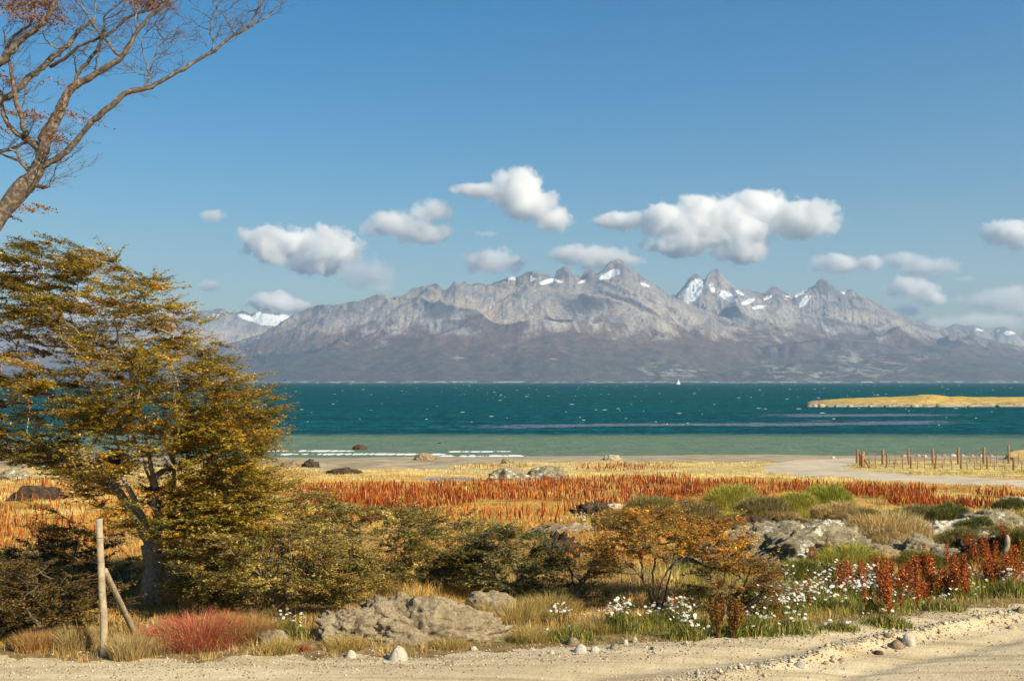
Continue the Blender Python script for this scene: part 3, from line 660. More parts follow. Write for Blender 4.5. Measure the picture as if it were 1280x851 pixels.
# ---- large leafy southern beech at the left
D0 = 15.6
tree = empty('beech_tree', gp(190, 752)); tb = np.array(tree.location)
W = Woody(11)
def q3(px, py, dy=0.0): return at(px, py, D0 + dy)
b0 = np.array(tree.location) - np.array((0, 0, 0.12)); D0 = float(tb[1])
trunk = W.limb([b0, q3(191, 735), q3(193, 705), q3(188, 680)], k=3, wob=0.01)
f1 = trunk[-1]; f0 = trunk[-4]
L_ = [W.limb([W.P[f1], q3(197, 650, -.1), q3(192, 610, -.2), q3(185, 560, -.3), q3(170, 500, -.4), q3(150, 430, -.5), q3(120, 360, -.5)], f1),
      W.limb([W.P[f1], q3(172, 652, .1), q3(150, 618, .2), q3(128, 590, .3), q3(100, 555, .4), q3(65, 505, .5), q3(25, 450, .6)], f1),
      W.limb([W.P[f1], q3(180, 648, -.2), q3(160, 610, -.4), q3(148, 560, -.6), q3(120, 500, -.8), q3(90, 440, -1.0), q3(50, 380, -1.0)], f1),
      W.limb([W.P[f1], q3(205, 655, .2), q3(215, 600, .4), q3(220, 540, .6), q3(222, 480, .8), q3(210, 420, .9)], f1),
      W.limb([W.P[f0], q3(172, 708, -.2), q3(150, 685, -.4), q3(130, 672, -.5), q3(112, 668, -.7)], f0),
      W.limb([W.P[f0], q3(212, 690, -.2), q3(245, 660, -.5), q3(275, 630, -.7), q3(300, 600, -.9)], f0),
      W.limb([W.P[f1], q3(214, 660, .1), q3(240, 620, .2), q3(268, 570, .3), q3(290, 530, .4)], f1),
      W.limb([W.P[f1], q3(200, 640, .5), q3(185, 590, .9), q3(160, 520, 1.2), q3(130, 450, 1.4)], f1)]
outline = [(-110, 330), (-60, 305), (20, 312), (70, 296), (112, 305), (150, 318), (168, 335), (206, 350), (222, 368), (236, 392), (240, 418), (258, 432), (262, 452), (300, 470), (316, 488), (328, 508), (352, 520), (345, 545), (330, 565), (350, 585), (356, 612), (330, 640), (335, 668), (300, 700), (262, 712), (228, 705), (205, 690), (160, 655), (130, 625), (95, 590), (40, 580), (-20, 570), (-110, 560)]
rng = np.random.default_rng(4); pads = []
while len(pads) < 880:
    px = rng.uniform(-120, 360); py = rng.uniform(296, 715)
    if not in_poly(np.array([px]), np.array([py]), outline)[0]: continue
    if px < 120 and 380 < py < 520 and rng.random() < 0.50: continue
    if px < 100 and rng.random() < 0.10: continue
    if py < 470 and rng.random() < 0.12: continue
    if 130 < px < 232 and py > 595 and rng.random() < 0.45: continue
    ex = (px - 150) / 230; ey = (py - 520) / 215
    dep = 2.1 * math.sqrt(max(0.06, 1 - min(1, ex * ex * 0.8 + ey * ey * 0.8)))
    dy = rng.uniform(-1, 0.9) * dep
    pads.append(at(px - 8 - 10 * (px > 280), py + 2, D0 + dy))
while len(pads) < 1010:
    px = rng.uniform(210, 318); py = rng.uniform(440, 710)
    if in_poly(np.array([px]), np.array([py]), outline)[0]: pads.append(at(px, py, D0 + rng.uniform(-1.5, 1.0)))
for px, py in ((330, 512), (326, 540), (318, 565), (322, 590), (316, 615), (312, 640), (322, 486), (334, 500), (308, 470), (272, 446), (262, 428), (250, 404)): pads.append(at(px, py, D0 + rng.uniform(-.7, .4)))
for px, py in ((90, 303), (60, 318), (30, 325), (5, 345), (20, 372), (350, 518), (338, 545), (352, 612), (300, 480), (240, 400), (215, 360), (165, 335), (130, 665), (104, 660), (78, 662), (118, 700), (95, 690), (20, 545), (-5, 545), (60, 575), (85, 640)): pads.append(at(px - 12, py, D0 + rng.uniform(-.5, .5)))
W.pads(pads, q3(185, 640), leafn=400, lsize=0.046, flat=0.84, thick=0.022, pal=AUT, wts=[.27, .27, .11, .19, .12, .04], twigs=10, plen=0.50, rise=0.05, start=len(trunk))
mb = MB(); W.wood(mb, 0.15, 0.004, 0.62, sides=8)
tube(mb, smooth_line([b0 + (0, 0, -0.1), b0 + (0.0, 0, 0.15), q3(191, 728), q3(192, 700), q3(190, 676)], 3), np.interp(np.linspace(0, 1, 13), [0, .2, .6, 1], [0.25, 0.17, 0.14, 0.13]) * (1 + 0.1 * rng.normal(0, 1, 13)), 10)
mb.build('trunk', BARKLIT, tree, True, tb); W.tw.build('twigs', BARKD, tree, False, tb); W.leaf.build('crown', LEAF, tree, False, tb)
tag(tree, 'broad leafy southern beech with layered golden olive foliage behind the wooden post', 'tree')

# ---- bare tree leaning in from the upper left
DT = 13.2
def zc(x, y, dy=0.0): return at(x / 2.8375, y / 2.8375, DT + dy)
bt_base = np.array((at(-175, 700, DT)[0], DT, 0.0)); bt_base[2] = float(ground_h(bt_base[0], DT)) - 0.05
bare = empty('bare_tree', bt_base)
BR = [  # x, y, width in enlarged pixels ; start depth, end depth
 [(-520, 2060, 150), (-500, 1700, 120), (-400, 1350, 110), (-230, 1020, 100), (-60, 830, 92), (60, 690, 84), (118, 625, 66), (145, 575, 56)],
 [(145, 590, 30), (210, 560, 27), (270, 500, 25), (330, 430, 25), (400, 370, 25), (450, 330, 23), (520, 312, 21), (580, 285, 17), (650, 245, 16), (700, 215, 15), (760, 180, 13), (820, 130, 12), (870, 105, 11), (895, 75, 9), (915, 30, 8), (925, -10, 7), (935, -80, 4)],
 [(870, 105, 9), (930, 70, 7), (965, 45, 6), (1000, 0, 5), (1030, -60, 2)],
 [(750, 185, 9), (755, 150, 7), (745, 110, 6), (750, 70, 5), (770, 30, 4), (775, -10, 3)], [(745, 110, 4), (715, 95, 3), (690, 100, 2)], [(750, 70, 4), (715, 45, 3), (680, 30, 2)],
 [(830, 125, 6), (810, 85, 5), (790, 50, 4), (760, 20, 3), (750, -20, 2)], [(810, 85, 3), (830, 55, 3), (830, 10, 2)],
 [(520, 312, 9), (527, 260, 8), (545, 215, 7), (555, 180, 6), (580, 145, 5), (600, 120, 3), (640, 90, 2)],
 [(527, 260, 7), (510, 200, 5), (500, 150, 4), (515, 120, 3), (560, 85, 2)], [(580, 145, 5), (560, 110, 4), (555, 80, 3), (590, 60, 2)],
 [(525, 270, 5), (490, 260, 4), (460, 240, 3), (420, 235, 2)],
 [(140, 580, 52), (155, 520, 52), (165, 480, 52), (200, 420, 48), (230, 350, 42), (270, 300, 32), (330, 270, 29), (380, 240, 27), (430, 205, 25), (460, 160, 21), (490, 110, 19), (530, 60, 15), (600, 0, 12), (680, -80, 6)],
 [(268, 315, 19), (275, 260, 16), (320, 210, 15), (350, 165, 14), (365, 135, 14), (380, 125, 14), (420, 95, 13), (450, 65, 12), (500, 45, 11), (545, 30, 10), (600, 12, 8), (680, -20, 4)],
 [(365, 135, 12), (370, 90, 9), (370, 60, 8), (400, 30, 8), (440, 0, 7), (480, -50, 4)],
 [(430, 205, 15), (400, 175, 13), (385, 150, 11), (367, 135, 11)], [(490, 110, 10), (480, 80, 8), (480, 50, 6), (470, 20, 5), (460, -20, 3)],
 [(365, 135, 11), (330, 90, 9), (300, 40, 8), (265, 0, 7), (230, -50, 4)], [(330, 90, 8), (340, 40, 7), (335, -10, 5)], [(362, 150, 8), (345, 200, 8), (338, 248, 7)],
 [(365, 110, 6), (375, 70, 5), (430, 40, 4), (445, -10, 3)],
 [(155, 545, 40), (125, 515, 36), (95, 492, 30), (80, 440, 21), (60, 370, 20), (50, 320, 17), (40, 240, 15), (30, 205, 12), (20, 150, 9), (10, 100, 6)],
 [(98, 498, 24), (50, 465, 21), (20, 430, 21), (5, 380, 17), (8, 340, 14), (-20, 300, 10)],
 [(-560, 1500, 70), (-420, 900, 55), (-200, 480, 42), (-60, 392, 32), (0, 358, 28), (50, 328, 29), (100, 280, 27), (150, 240, 25), (180, 212, 23), (230, 170, 21), (255, 140, 19), (275, 110, 17), (300, 95, 13), (330, 60, 8)],
 [(175, 240, 17), (240, 200, 15), (290, 160, 13), (330, 145, 12), (365, 132, 11)], [(260, 160, 10), (200, 170, 9), (165, 140, 7), (140, 105, 5)],
 [(-560, 1450, 80), (-450, 800, 62), (-250, 430, 50), (-60, 262, 44), (0, 222, 38), (40, 180, 34), (80, 140, 29), (130, 100, 25), (170, 60, 22), (190, 20, 19), (207, -20, 15), (215, -90, 8)],
 [(20, 200, 18), (25, 165, 16), (60, 120, 14), (100, 95, 11), (112, 60, 8)], [(45, 250, 9), (50, 330, 10), (58, 380, 9), (85, 450, 8)],
 [(130, 612, 30), (100, 600, 24), (70, 570, 17), (60, 545, 12), (30, 525, 8)], [(70, 572, 12), (30, 556, 11), (-10, 542, 10), (-70, 530, 8)],
 [(120, 655, 22), (150, 665, 17), (172, 662, 13)], [(172, 658, 4), (195, 610, 4), (205, 585, 3), (240, 565, 4), (270, 540, 3), (300, 520, 2)],
 [(-60, 560, 20), (0, 540, 16), (60, 520, 14), (95, 500, 13)], [(270, 255, 6), (265, 205, 5), (260, 195, 3)], [(155, 530, 6), (165, 560, 5), (185, 545, 4)],
]
rng = np.random.default_rng(21); mb = MB(); allp = []; pz = {}
sc_ = DT / F / 2.8375
for bi, br in enumerate(BR):
    d0 = pz.get((br[0][0] // 30, br[0][1] // 30), 0.0); d1 = d0 + rng.uniform(-0.5, 0.5) if bi > 1 else 0.0
    n = len(br); P = []
    for k, (x, y, w_) in enumerate(br):
        dd = d0 + (d1 - d0) * k / (n - 1); pz[(x // 30, y // 30)] = dd; P.append(np.append(zc(x, y, dd), w_ * sc_ * 0.42))
    P = smooth_line(P, 4); P[:, :3] += rng.normal(0, 0.006, (len(P), 3)); r = np.maximum(P[:, 3], 0.0022) * (1 + 0.07 * rng.normal(0, 1, len(P)))
    tube(mb, P[:, :3], r, 8 if r.max() > 0.03 else 5); allp.append(P)
mb2 = MB()
def twig_fan(p, az, el, L, depth=0, r=0.0042):
    k = 5; pts = [p]; a, e = az, el
    for i in range(k):
        a += rng.normal(0, 0.30); e = e * 0.8 + 0.1 + rng.normal(0, 0.22)
        pts.append(pts[-1] + np.array((math.cos(a) * math.cos(e), math.sin(a) * math.cos(e), math.sin(e))) * L / k)
    tube(mb2, np.array(pts), np.linspace(r, r * 0.45, k + 1), 3, cap=False)
    if depth < 2:
        for i in range(1, k + 1):
            if rng.random() < 0.72: twig_fan(pts[i], a + rng.choice((-1, 1)) * rng.uniform(0.3, 0.9), e + rng.normal(0, 0.45), L * rng.uniform(0.4, 0.65), depth + 1, r * 0.65)
leaf = MB(); OR = [(0.50, 0.21, 0.03), (0.36, 0.14, 0.02), (0.46, 0.22, 0.03), (0.20, 0.10, 0.02)]
for P in allp:
    r = P[:, 3]
    for k in range(2, len(P)):
        if P[k, 2] < CAMZ + 1.4: continue
        dens = 0.40 if r[k] < 0.03 else 0.26
        if rng.random() < dens:
            base_el = rng.choice([0.15, 0.5, 1.1], p=[.5, .3, .2])
            twig_fan(P[k, :3], rng.choice([0.0, math.pi], p=[.72, .28]) + rng.normal(0, 0.5), base_el + rng.normal(0, 0.15), rng.uniform(0.16, 0.42))
def orange_pad(x, y, w_, h_, n):
    n = int(n * 1.7); h_ = h_ * 0.7
    c = zc(x, y, rng.uniform(-.4, .4)); q = c + rng.normal(0, 1, (n, 3)) * np.array((w_ * sc_ * 0.45, 0.18, h_ * sc_ * 0.4))
    V_, Q_, c_ = leaves_at(q, 0.036, palette(OR, n, rng), rng, 0.7); leaf.add(V_, None, Q_, c_)
for x, y, w_, h_, n in ((150, 12, 80, 16, 420), (50, 25, 90, 14, 350), (125, 70, 90, 18, 380), (205, 62, 26, 8, 90), (60, 5, 60, 8, 150), (520, 12, 60, 10, 320), (575, 5, 50, 10, 220), (470, 16, 26, 8, 60), (38, 298, 34, 8, 110), (15, 270, 30, 8, 60), (120, 412, 60, 8, 150), (60, 408, 30, 6, 60), (245, 403, 40, 8, 90), (210, 494, 44, 9, 150), (10, 455, 40, 6, 60), (230, 300, 50, 6, 50), (320, 430, 60, 6, 50), (20, 735, 50, 10, 120), (150, 735, 30, 6, 70), (90, 740, 40, 8, 80), (40, 770, 20, 10, 50)): orange_pad(x, y, w_, h_, n)
mb.build('trunk', BARK, bare, True, bt_base); mb2.build('twigs', BARK, bare, False, bt_base); leaf.build('crown', LEAF, bare, False, bt_base)
tag(bare, 'nearly bare grey tree leaning in at upper left with a few orange leaves', 'tree')

# ---- low spreading bushes
OLV = [(0.33, 0.265, 0.05), (0.50, 0.40, 0.10), (0.19, 0.185, 0.04), (0.60, 0.47, 0.15), (0.42, 0.24, 0.05), (0.13, 0.14, 0.035)]
DRK = [(0.14, 0.155, 0.04), (0.23, 0.21, 0.06), (0.34, 0.28, 0.10), (0.09, 0.10, 0.03)]
ORB = [(0.70, 0.33, 0.04), (0.56, 0.22, 0.03), (0.68, 0.44, 0.09), (0.30, 0.23, 0.04), (0.46, 0.34, 0.06)]
def bush(name, basepx, basepy, outl, npad, pal, wts, label, cat='bush', group=None, depth=1.0, leafn=130, lsize=0.040, plen=0.44, rise=0.04, seed=1, stems=4, bark=BARKD, r0=0.04, flat=0.8, yoff=0.0):
    g = gp(basepx, basepy); g = g + np.array((0, yoff, 0)); g[2] = float(ground_h(g[0], g[1])); root = empty(name, g); Dp = float(g[1]); W = Woody(seed); rg = np.random.default_rng(seed + 100)
    o_ = np.array(outl, float); cx_, cy_ = o_.mean(0); wx_ = np.ptp(o_[:, 0]) / 2
    pads = []
    while len(pads) < npad:
        px = rg.uniform(o_[:, 0].min(), o_[:, 0].max()); py = rg.uniform(o_[:, 1].min(), o_[:, 1].max())
        if not in_poly(np.array([px]), np.array([py]), outl)[0]: continue
        ex = (px - cx_) / wx_; dep = depth * math.sqrt(max(0.15, 1 - ex * ex)); p = at(px, py, Dp + rg.uniform(-1, 0.9) * dep)
        gz = float(ground_h(p[0], p[1])) + 0.06
        p[2] = max(p[2], gz); pads.append(p)
    b = g - np.array((0, 0, 0.06)); n0 = W.node(b, -1); lo_py = o_[:, 1].min()
    for k in range(stems):
        tx = basepx + (k - (stems - 1) / 2) / max(1, stems) * wx_ * 1.1; ty = basepy - (basepy - lo_py) * rg.uniform(0.4, 0.6)
        e = at(tx, ty, Dp + rg.uniform(-.4, .4) * depth); mid = (b + e) / 2 + np.array((0, 0, 0.05)) + rg.normal(0, 0.06, 3)
        W.limb([b, mid, e], n0, 4, 0.015)
    W.pads(pads, g + np.array((0, 0, 0.15)), leafn=int(leafn * 2.9), lsize=lsize, pal=pal, wts=wts, twigs=8, plen=plen, rise=rise, flat=flat, thick=0.025)
    mb = MB(); W.wood(mb, r0, 0.004, 0.5, sides=6)
    mb.V += W.tw.V; mb.C += W.tw.C; mb.Q += [q + mb.n for q in W.tw.Q]; mb.n += W.tw.n; mb.build('branches', bark, root, True, g); W.leaf.build('foliage', LEAF, root, False, g)
    return tag(root, label, cat, group)
U = None
SHADEBR = [(0.10, 0.075, 0.022), (0.16, 0.11, 0.03), (0.06, 0.055, 0.02), (0.22, 0.14, 0.035)]  # leaf browns darkened, the shade left of the beech put into the colour
bush('bush', 345, 762, [(215, 700), (255, 668), (300, 652), (350, 645), (400, 655), (450, 672), (470, 715), (440, 748), (380, 758), (330, 752), (290, 725), (240, 715)], 120, OLV, U, 'sprawling olive bush right of the leafy tree trunk behind the white daisies', seed=31, depth=1.3)
bush('bush', 465, 742, [(350, 665), (385, 640), (430, 620), (480, 618), (530, 632), (570, 655), (585, 690), (560, 720), (500, 736), (440, 742), (380, 720)], 135, OLV, U, 'wide olive brown bush directly behind the large earth mound', seed=32, depth=1.2, yoff=0.5)
bush('bush', 570, 728, [(500, 650), (540, 636), (580, 640), (620, 656), (640, 690), (620, 716), (560, 728), (510, 720)], 70, OLV, U, 'olive bush with dark shade below between the mound and the meadow', seed=33, depth=1.0, yoff=0.4)
bush('bush', 637, 748, [(585, 690), (600, 664), (636, 655), (675, 662), (690, 690), (684, 725), (665, 745), (610, 746), (590, 725)], 75, DRK, U, 'rounded dark green bush just right of the earth mound', seed=34, depth=0.7, lsize=0.04)
bush('bush', 300, 735, [(215, 640), (260, 610), (310, 600), (350, 600), (400, 612), (420, 640), (400, 675), (330, 690), (250, 690)], 85, OLV, U, 'loose olive bush behind the leafy tree against the red meadow', seed=35, depth=1.1, yoff=1.8)
bush('bush', 60, 790, [(-60, 720), (0, 690), (50, 700), (100, 712), (140, 735), (130, 770), (80, 785), (0, 795), (-60, 800)], 95, SHADEBR, U, 'dark shaded bush left of the wooden post', seed=36, depth=1.0)
bush('bush', 100, 740, [(-40, 700), (20, 680), (70, 660), (110, 656), (150, 670), (165, 700), (160, 735), (100, 745), (20, 740)], 80, SHADEBR, U, 'flat topped shade-darkened brown bush between the wooden post and the orange meadow', seed=37, depth=0.9, yoff=0.7)
bush('bush', 262, 762, [(228, 730), (250, 712), (280, 708), (305, 725), (295, 752), (245, 758)], 26, OLV, U, 'small olive bush at the foot of the leafy tree trunk', seed=38, depth=0.6)
bush('small_tree', 822, 762, [(742, 690), (750, 662), (775, 640), (800, 628), (840, 624), (880, 634), (915, 655), (935, 690), (925, 715), (890, 715), (860, 690), (830, 700), (790, 718), (755, 712)], 112, ORB, U, 'small orange and gold beech sapling with pale bare stems in front of the rocks', 'tree', seed=39, depth=0.9, bark=BARK, stems=5, r0=0.032, leafn=110)
bush('bush', 905, 770, [(860, 735), (875, 700), (905, 685), (945, 690), (965, 715), (955, 750), (910, 765)], 18, [(0.30, 0.15, 0.04), (0.20, 0.15, 0.05), (0.13, 0.13, 0.04), (0.38, 0.20, 0.06)], U, 'low rusty brown bush right of the orange sapling', seed=40, depth=0.5)
bush('bush', 720, 748, [(690, 700), (720, 690), (755, 700), (770, 730), (740, 748), (700, 745)], 16, [(0.22, 0.13, 0.035), (0.12, 0.11, 0.035), (0.30, 0.17, 0.045)], U, 'low brown bush between the dark green bush and the orange sapling', seed=41, depth=0.5)

# ------------------------------------------------------------------ wooden post with brace, near left
pb = gp(129, 820); post = empty('wooden_post', pb)
def round_post(P, r, m_, name, parent, org, sides=14, wob=0.0018, seed=1):
    rg = np.random.default_rng(seed); P = smooth_line(P, 5); mb = MB(); rr_ = np.interp(np.linspace(0, 1, len(P)), np.linspace(0, 1, len(r)), r) * (1 + rg.normal(0, .012, len(P)))
    P = P + rg.normal(0, wob, P.shape) * np.array((1, 1, 0)); tube(mb, P, rr_, sides); return mb.build(name, m_, parent, True, org)
top = at(124, 648, pb[1] - 0.03)
round_post([pb - (0, 0, .15), pb + (0.004, 0, .4), (pb + top) / 2 + (0.008, 0, 0), top], [0.043, 0.042, 0.040, 0.038], WOOD, 'post', post, pb)
br_top = at(131, 712, pb[1] + 0.02); br_bot = gp(171, 792); br_bot[2] -= 0.06
round_post([br_bot, (br_bot + br_top) / 2, br_top], [0.038, 0.036, 0.031], WOOD, 'brace', post, pb, seed=3)
WIRE = mat_plain('rusty_wire', (0.16, 0.11, 0.08), 0.6, 0.4)
for zz_ in (0.75, 1.1, 1.38):
    mb = MB(); c_ = pb + (top - pb) * (zz_ / 1.6); th = np.linspace(0, 2 * math.pi, 17); tube(mb, np.stack([c_[0] + 0.044 * np.cos(th), c_[1] + 0.044 * np.sin(th), c_[2] + 0.004 * np.sin(3 * th)], -1), 0.0022, 4, cap=False); mb.build('wire_loop', WIRE, post, False, pb)
tag(post, 'grey weathered wooden post with a slanting brace at the roadside', 'post')
sp = gp(183, 800); stub = MB(); tube(stub, [sp - (0, 0, .1), sp + (0.0, 0, .12), sp + (0.005, 0, .19)], [0.026, 0.024, 0.021], 9)
tag(stub.build('wooden_stake', WOOD, None, True), 'short pale wooden stake beside the foot of the slanting brace', 'stake')

# ------------------------------------------------------------------ grass and herbs
def blades(mb, B, h, w_, col, lean=0.35, rng=None, az=None, tipcol=1.0):
    """B (N,3) roots, h heights, w_ widths: bent tapering blades"""
    n = len(B)
    if n == 0: return
    h = np.broadcast_to(h, (n,)); w_ = np.broadcast_to(w_, (n,))
    a = rng.uniform(0, 2 * math.pi, n) if az is None else az
    l = np.abs(rng.normal(0, 1, n)) * lean if np.isscalar(lean) else lean
    f = rng.uniform(0, math.pi, n)
    sx = np.stack([np.cos(f), np.sin(f), f * 0], -1) * w_[:, None] * 0.5
    d = np.stack([np.cos(a), np.sin(a), a * 0], -1); up = np.array((0, 0, 1.0))
    m_ = B + up * (h * 0.55)[:, None] + d * (h * l * 0.35)[:, None]
    t_ = B + up * (h * np.clip(1 - 0.25 * l, 0.3, 1))[:, None] + d * (h * l)[:, None]
    V_ = np.stack([B - sx, B + sx, m_ + sx * 0.75, m_ - sx * 0.75, t_], 1).reshape(-1, 3)
    k = np.arange(n) * 5
    c = np.repeat(col[:, None, :], 5, 1); c[:, 4] *= tipcol
    mb.add(V_, np.stack([k + 3, k + 2, k + 4], -1), np.stack([k, k + 1, k + 2, k + 3], -1), np.clip(c.reshape(-1, 3), 0, 0.9))
def ground_pts(px, py):
    """many photo pixels -> ground points"""
    a = (px - 640) / F; v = (425.5 - py) / F; dy = math.cos(PITCH) - v * math.sin(PITCH); b = (math.sin(PITCH) + v * math.cos(PITCH)) / dy; a = a / dy
    Y = np.full(px.shape, 20.0)
    for _ in range(14): Y = np.clip(0.3 * Y + 0.7 * (ground_h(a * Y, Y, False) - CAMZ) / b, 8, 100)
    return np.stack([a * Y, Y, ground_h(a * Y, Y)], -1)
STRAW = [(0.62, 0.43, 0.15), (0.74, 0.56, 0.23), (0.50, 0.33, 0.10), (0.40, 0.27, 0.09)]
ORNG = [(0.54, 0.28, 0.07), (0.60, 0.39, 0.12), (0.42, 0.18, 0.045), (0.52, 0.36, 0.11)]
PALE = [(0.74, 0.58, 0.25), (0.80, 0.66, 0.33), (0.62, 0.45, 0.16)]
TAN = [(0.50, 0.37, 0.16), (0.60, 0.46, 0.22), (0.36, 0.25, 0.09), (0.26, 0.22, 0.07), (0.52, 0.32, 0.10)]
GRN = [(0.17, 0.20, 0.035), (0.28, 0.28, 0.06), (0.12, 0.14, 0.03), (0.40, 0.34, 0.11)]
YGR = [(0.36, 0.36, 0.06), (0.26, 0.30, 0.05), (0.46, 0.40, 0.11), (0.18, 0.22, 0.05)]
OLG = [(0.28, 0.23, 0.08), (0.38, 0.30, 0.12), (0.18, 0.16, 0.05), (0.24, 0.26, 0.07)]
RUST = [(0.36, 0.065, 0.014), (0.27, 0.04, 0.010), (0.42, 0.105, 0.02), (0.47, 0.19, 0.04)]
ALLP = [np.array((p + p)[:4]) for p in (STRAW, ORNG, PALE, TAN, GRN, YGR, OLG)]
def style(P, rng):
    px, py = pxy(P[:, 0], P[:, 1], P[:, 2]); n = len(P); X, Y = P[:, 0], P[:, 1]
    f = fbm(X * 0.45, Y * 0.45, o=4, seed=51); g = fbm(X * 1.6, Y * 1.6, o=3, seed=52)
    s = np.full(n, 3)                                    # tan litter on the near verge
    near = Y < 20
    s = np.where(near & (f > 0.47) & (px > 560), 4, s); s = np.where(near & (f < 0.40), 0, s)
    s = np.where(near & (px > 880) & (g > 0.40) & (Y < 17.5), np.where(f > 0.45, 4, 5), s)
    mid = (Y >= 20) & (Y < 32)
    s = np.where(mid, np.where(px > 840, np.where(f > 0.55, 5, np.where(f > 0.43, 6, 0)), np.where(f > 0.55, 0, 1)), s)
    s = np.where((px < 260) & (Y > 17.3) & (Y < 45), np.where(f > 0.56, 0, 1), s)
    far = (Y >= 32) & (Y < 54); s = np.where(far & (px >= 260), np.where(f > 0.52, 0, 1), s)
    s = np.where((Y >= 52) | (far & (f > 0.60)), np.where(f > 0.42, 2, 0), s)
    s = np.where((px > 1050) & (Y > 52), np.where(f > 0.46, 5, 2), s)
    pal = np.array(ALLP); i = rng.integers(0, 4, n)
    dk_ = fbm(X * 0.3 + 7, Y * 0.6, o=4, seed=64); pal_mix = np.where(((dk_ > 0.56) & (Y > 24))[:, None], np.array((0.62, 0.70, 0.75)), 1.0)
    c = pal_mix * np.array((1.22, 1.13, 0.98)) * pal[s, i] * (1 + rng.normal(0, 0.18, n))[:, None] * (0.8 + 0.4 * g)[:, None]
    return s, c, f, g
rng = np.random.default_rng(71)
def meadow(name, y0, y1, x0, x1, n, hfun, wfun, per, spread, label, cat, lean=0.4):
    px = rng.uniform(x0, x1, n); py = rng.uniform(y0, y1, n); P = ground_pts(px, py)
    z = zone(P[:, 0], P[:, 1]); keep = (z == 0) & (P[:, 1] < 90)
    bare = fbm(P[:, 0] * 0.9, P[:, 1] * 0.9, o=3, seed=61)
    gap = fbm(P[:, 0] * 0.22 + 40, P[:, 1] * 0.35, o=4, seed=63); keep &= ~((gap < 0.44) & (P[:, 1] > 24) & (rng.random(len(P)) < 0.85))
    keep &= ~((bare < 0.40) & (P[:, 1] < 20) & (rng.random(len(P)) < 0.7))
    keep &= ~((P[:, 1] < road_edge(P[:, 0]) + 0.45) & (rng.random(len(P)) < 0.72))
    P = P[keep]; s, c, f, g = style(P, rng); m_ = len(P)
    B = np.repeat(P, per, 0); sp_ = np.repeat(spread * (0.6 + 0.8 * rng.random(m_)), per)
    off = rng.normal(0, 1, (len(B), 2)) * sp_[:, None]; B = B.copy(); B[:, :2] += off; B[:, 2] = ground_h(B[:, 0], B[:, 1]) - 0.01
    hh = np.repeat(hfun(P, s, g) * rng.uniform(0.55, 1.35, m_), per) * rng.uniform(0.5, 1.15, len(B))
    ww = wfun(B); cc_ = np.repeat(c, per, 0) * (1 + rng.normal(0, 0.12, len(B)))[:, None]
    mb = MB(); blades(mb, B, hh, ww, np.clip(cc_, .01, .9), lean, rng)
    tag(mb.build(name, GRASS), label, cat, kind='stuff')
wf = lambda B: np.maximum(0.0045, 0.00042 * B[:, 1])
meadow('verge_grass', 735, 835, -220, 1500, 13500, lambda P, s, g: np.where(s == 4, 0.15, 0.13) * (0.4 + 1.2 * g), wf, 12, 0.06, 'dry tan and green grass along the verge of the gravel road', 'grass', 0.6)
meadow('scrub_grass', 640, 745, -220, 1500, 12500, lambda P, s, g: 0.20 * (0.5 + g), wf, 9, 0.08, 'mixed olive and straw coloured grass between the bushes and rocks', 'grass', 0.5)
meadow('meadow_grass', 590, 662, -220, 1500, 26000, lambda P, s, g: 0.15 * (0.4 + g), lambda B: 0.00042 * B[:, 1], 9, 0.16, 'orange and golden meadow grass behind the bushes', 'grass', 0.4)
meadow('straw_grass', 574, 596, -220, 1500, 12000, lambda P, s, g: 0.11 * (0.4 + g), lambda B: 0.00045 * B[:, 1], 8, 0.2, 'pale straw grass running down to the beach', 'grass', 0.4)

# ---- dock seed spikes
def dock(seed, h, pal, dense=1.0, green=0.2):
    rg = np.random.default_rng(seed); root = empty('dock_plant', (0, 0, 0))
    st = MB(); sd = MB(); lf = MB(); ns = rg.integers(2, 5); pl = np.array(pal)
    for k in range(ns):
        a = rg.uniform(0, 6.28); L = h * rg.uniform(0.65, 1.0); ln = rg.uniform(0.02, 0.16)
        tip = np.array((math.cos(a) * L * ln, math.sin(a) * L * ln, L)); b = np.array((math.cos(a), math.sin(a), 0)) * 0.015
        tube(st, [b + (0, 0, -0.03), b * 1.2 + tip * 0.5, tip], [0.004, 0.0035, 0.002], 4, (0.32, 0.10, 0.03), cap=False)
        n = int(190 * L / 0.6 * dense); u = rg.uniform(0.30, 1.0, n); wd = 0.030 * np.sin(np.pi * np.clip((u - 0.25) / 0.78, 0, 1)) ** 0.6 + 0.006
        wd *= 0.75 + 0.5 * np.sin(u * 60 + k) ** 2
        an = rg.uniform(0, 6.28, n); P = b * 1.2 + u[:, None] * (tip - b) + np.stack([np.cos(an), np.sin(an), an * 0], -1) * (wd * rg.uniform(0.5, 1.1, n))[:, None]
        c = pl[rg.integers(0, len(pl), n)] * (1 + rg.normal(0, 0.2, n))[:, None]
        V_, Q_, c_ = leaves_at(P, 0.028, np.clip(c, .01, .8), rg, 0.2, 0.8); sd.add(V_, None, Q_, c_)
    n = 9; a = rg.uniform(0, 6.28, n); B = np.stack([np.cos(a) * 0.02, np.sin(a) * 0.02, a * 0 - 0.01], -1)
    cg = np.where(rg.random(n)[:, None] < green, np.array((0.18, 0.24, 0.04)), np.array((0.42, 0.16, 0.04)))
    blades(lf, B, rg.uniform(0.1, 0.28, n) * h / 0.55, 0.03, cg, 0.7, rg, az=a)
    st.build('stem', SEED, root); sd.build('seed_spike', SEED, root); lf.build('leaves', GRASS, root)
    return root
REDP = RUST
dk = [dock(200 + k, h, RUST + [(0.50, 0.20, 0.04), (0.22, 0.035, 0.01)], 1.0, 0.5) for k, h in enumerate((0.62, 0.52, 0.70, 0.45, 0.58))]
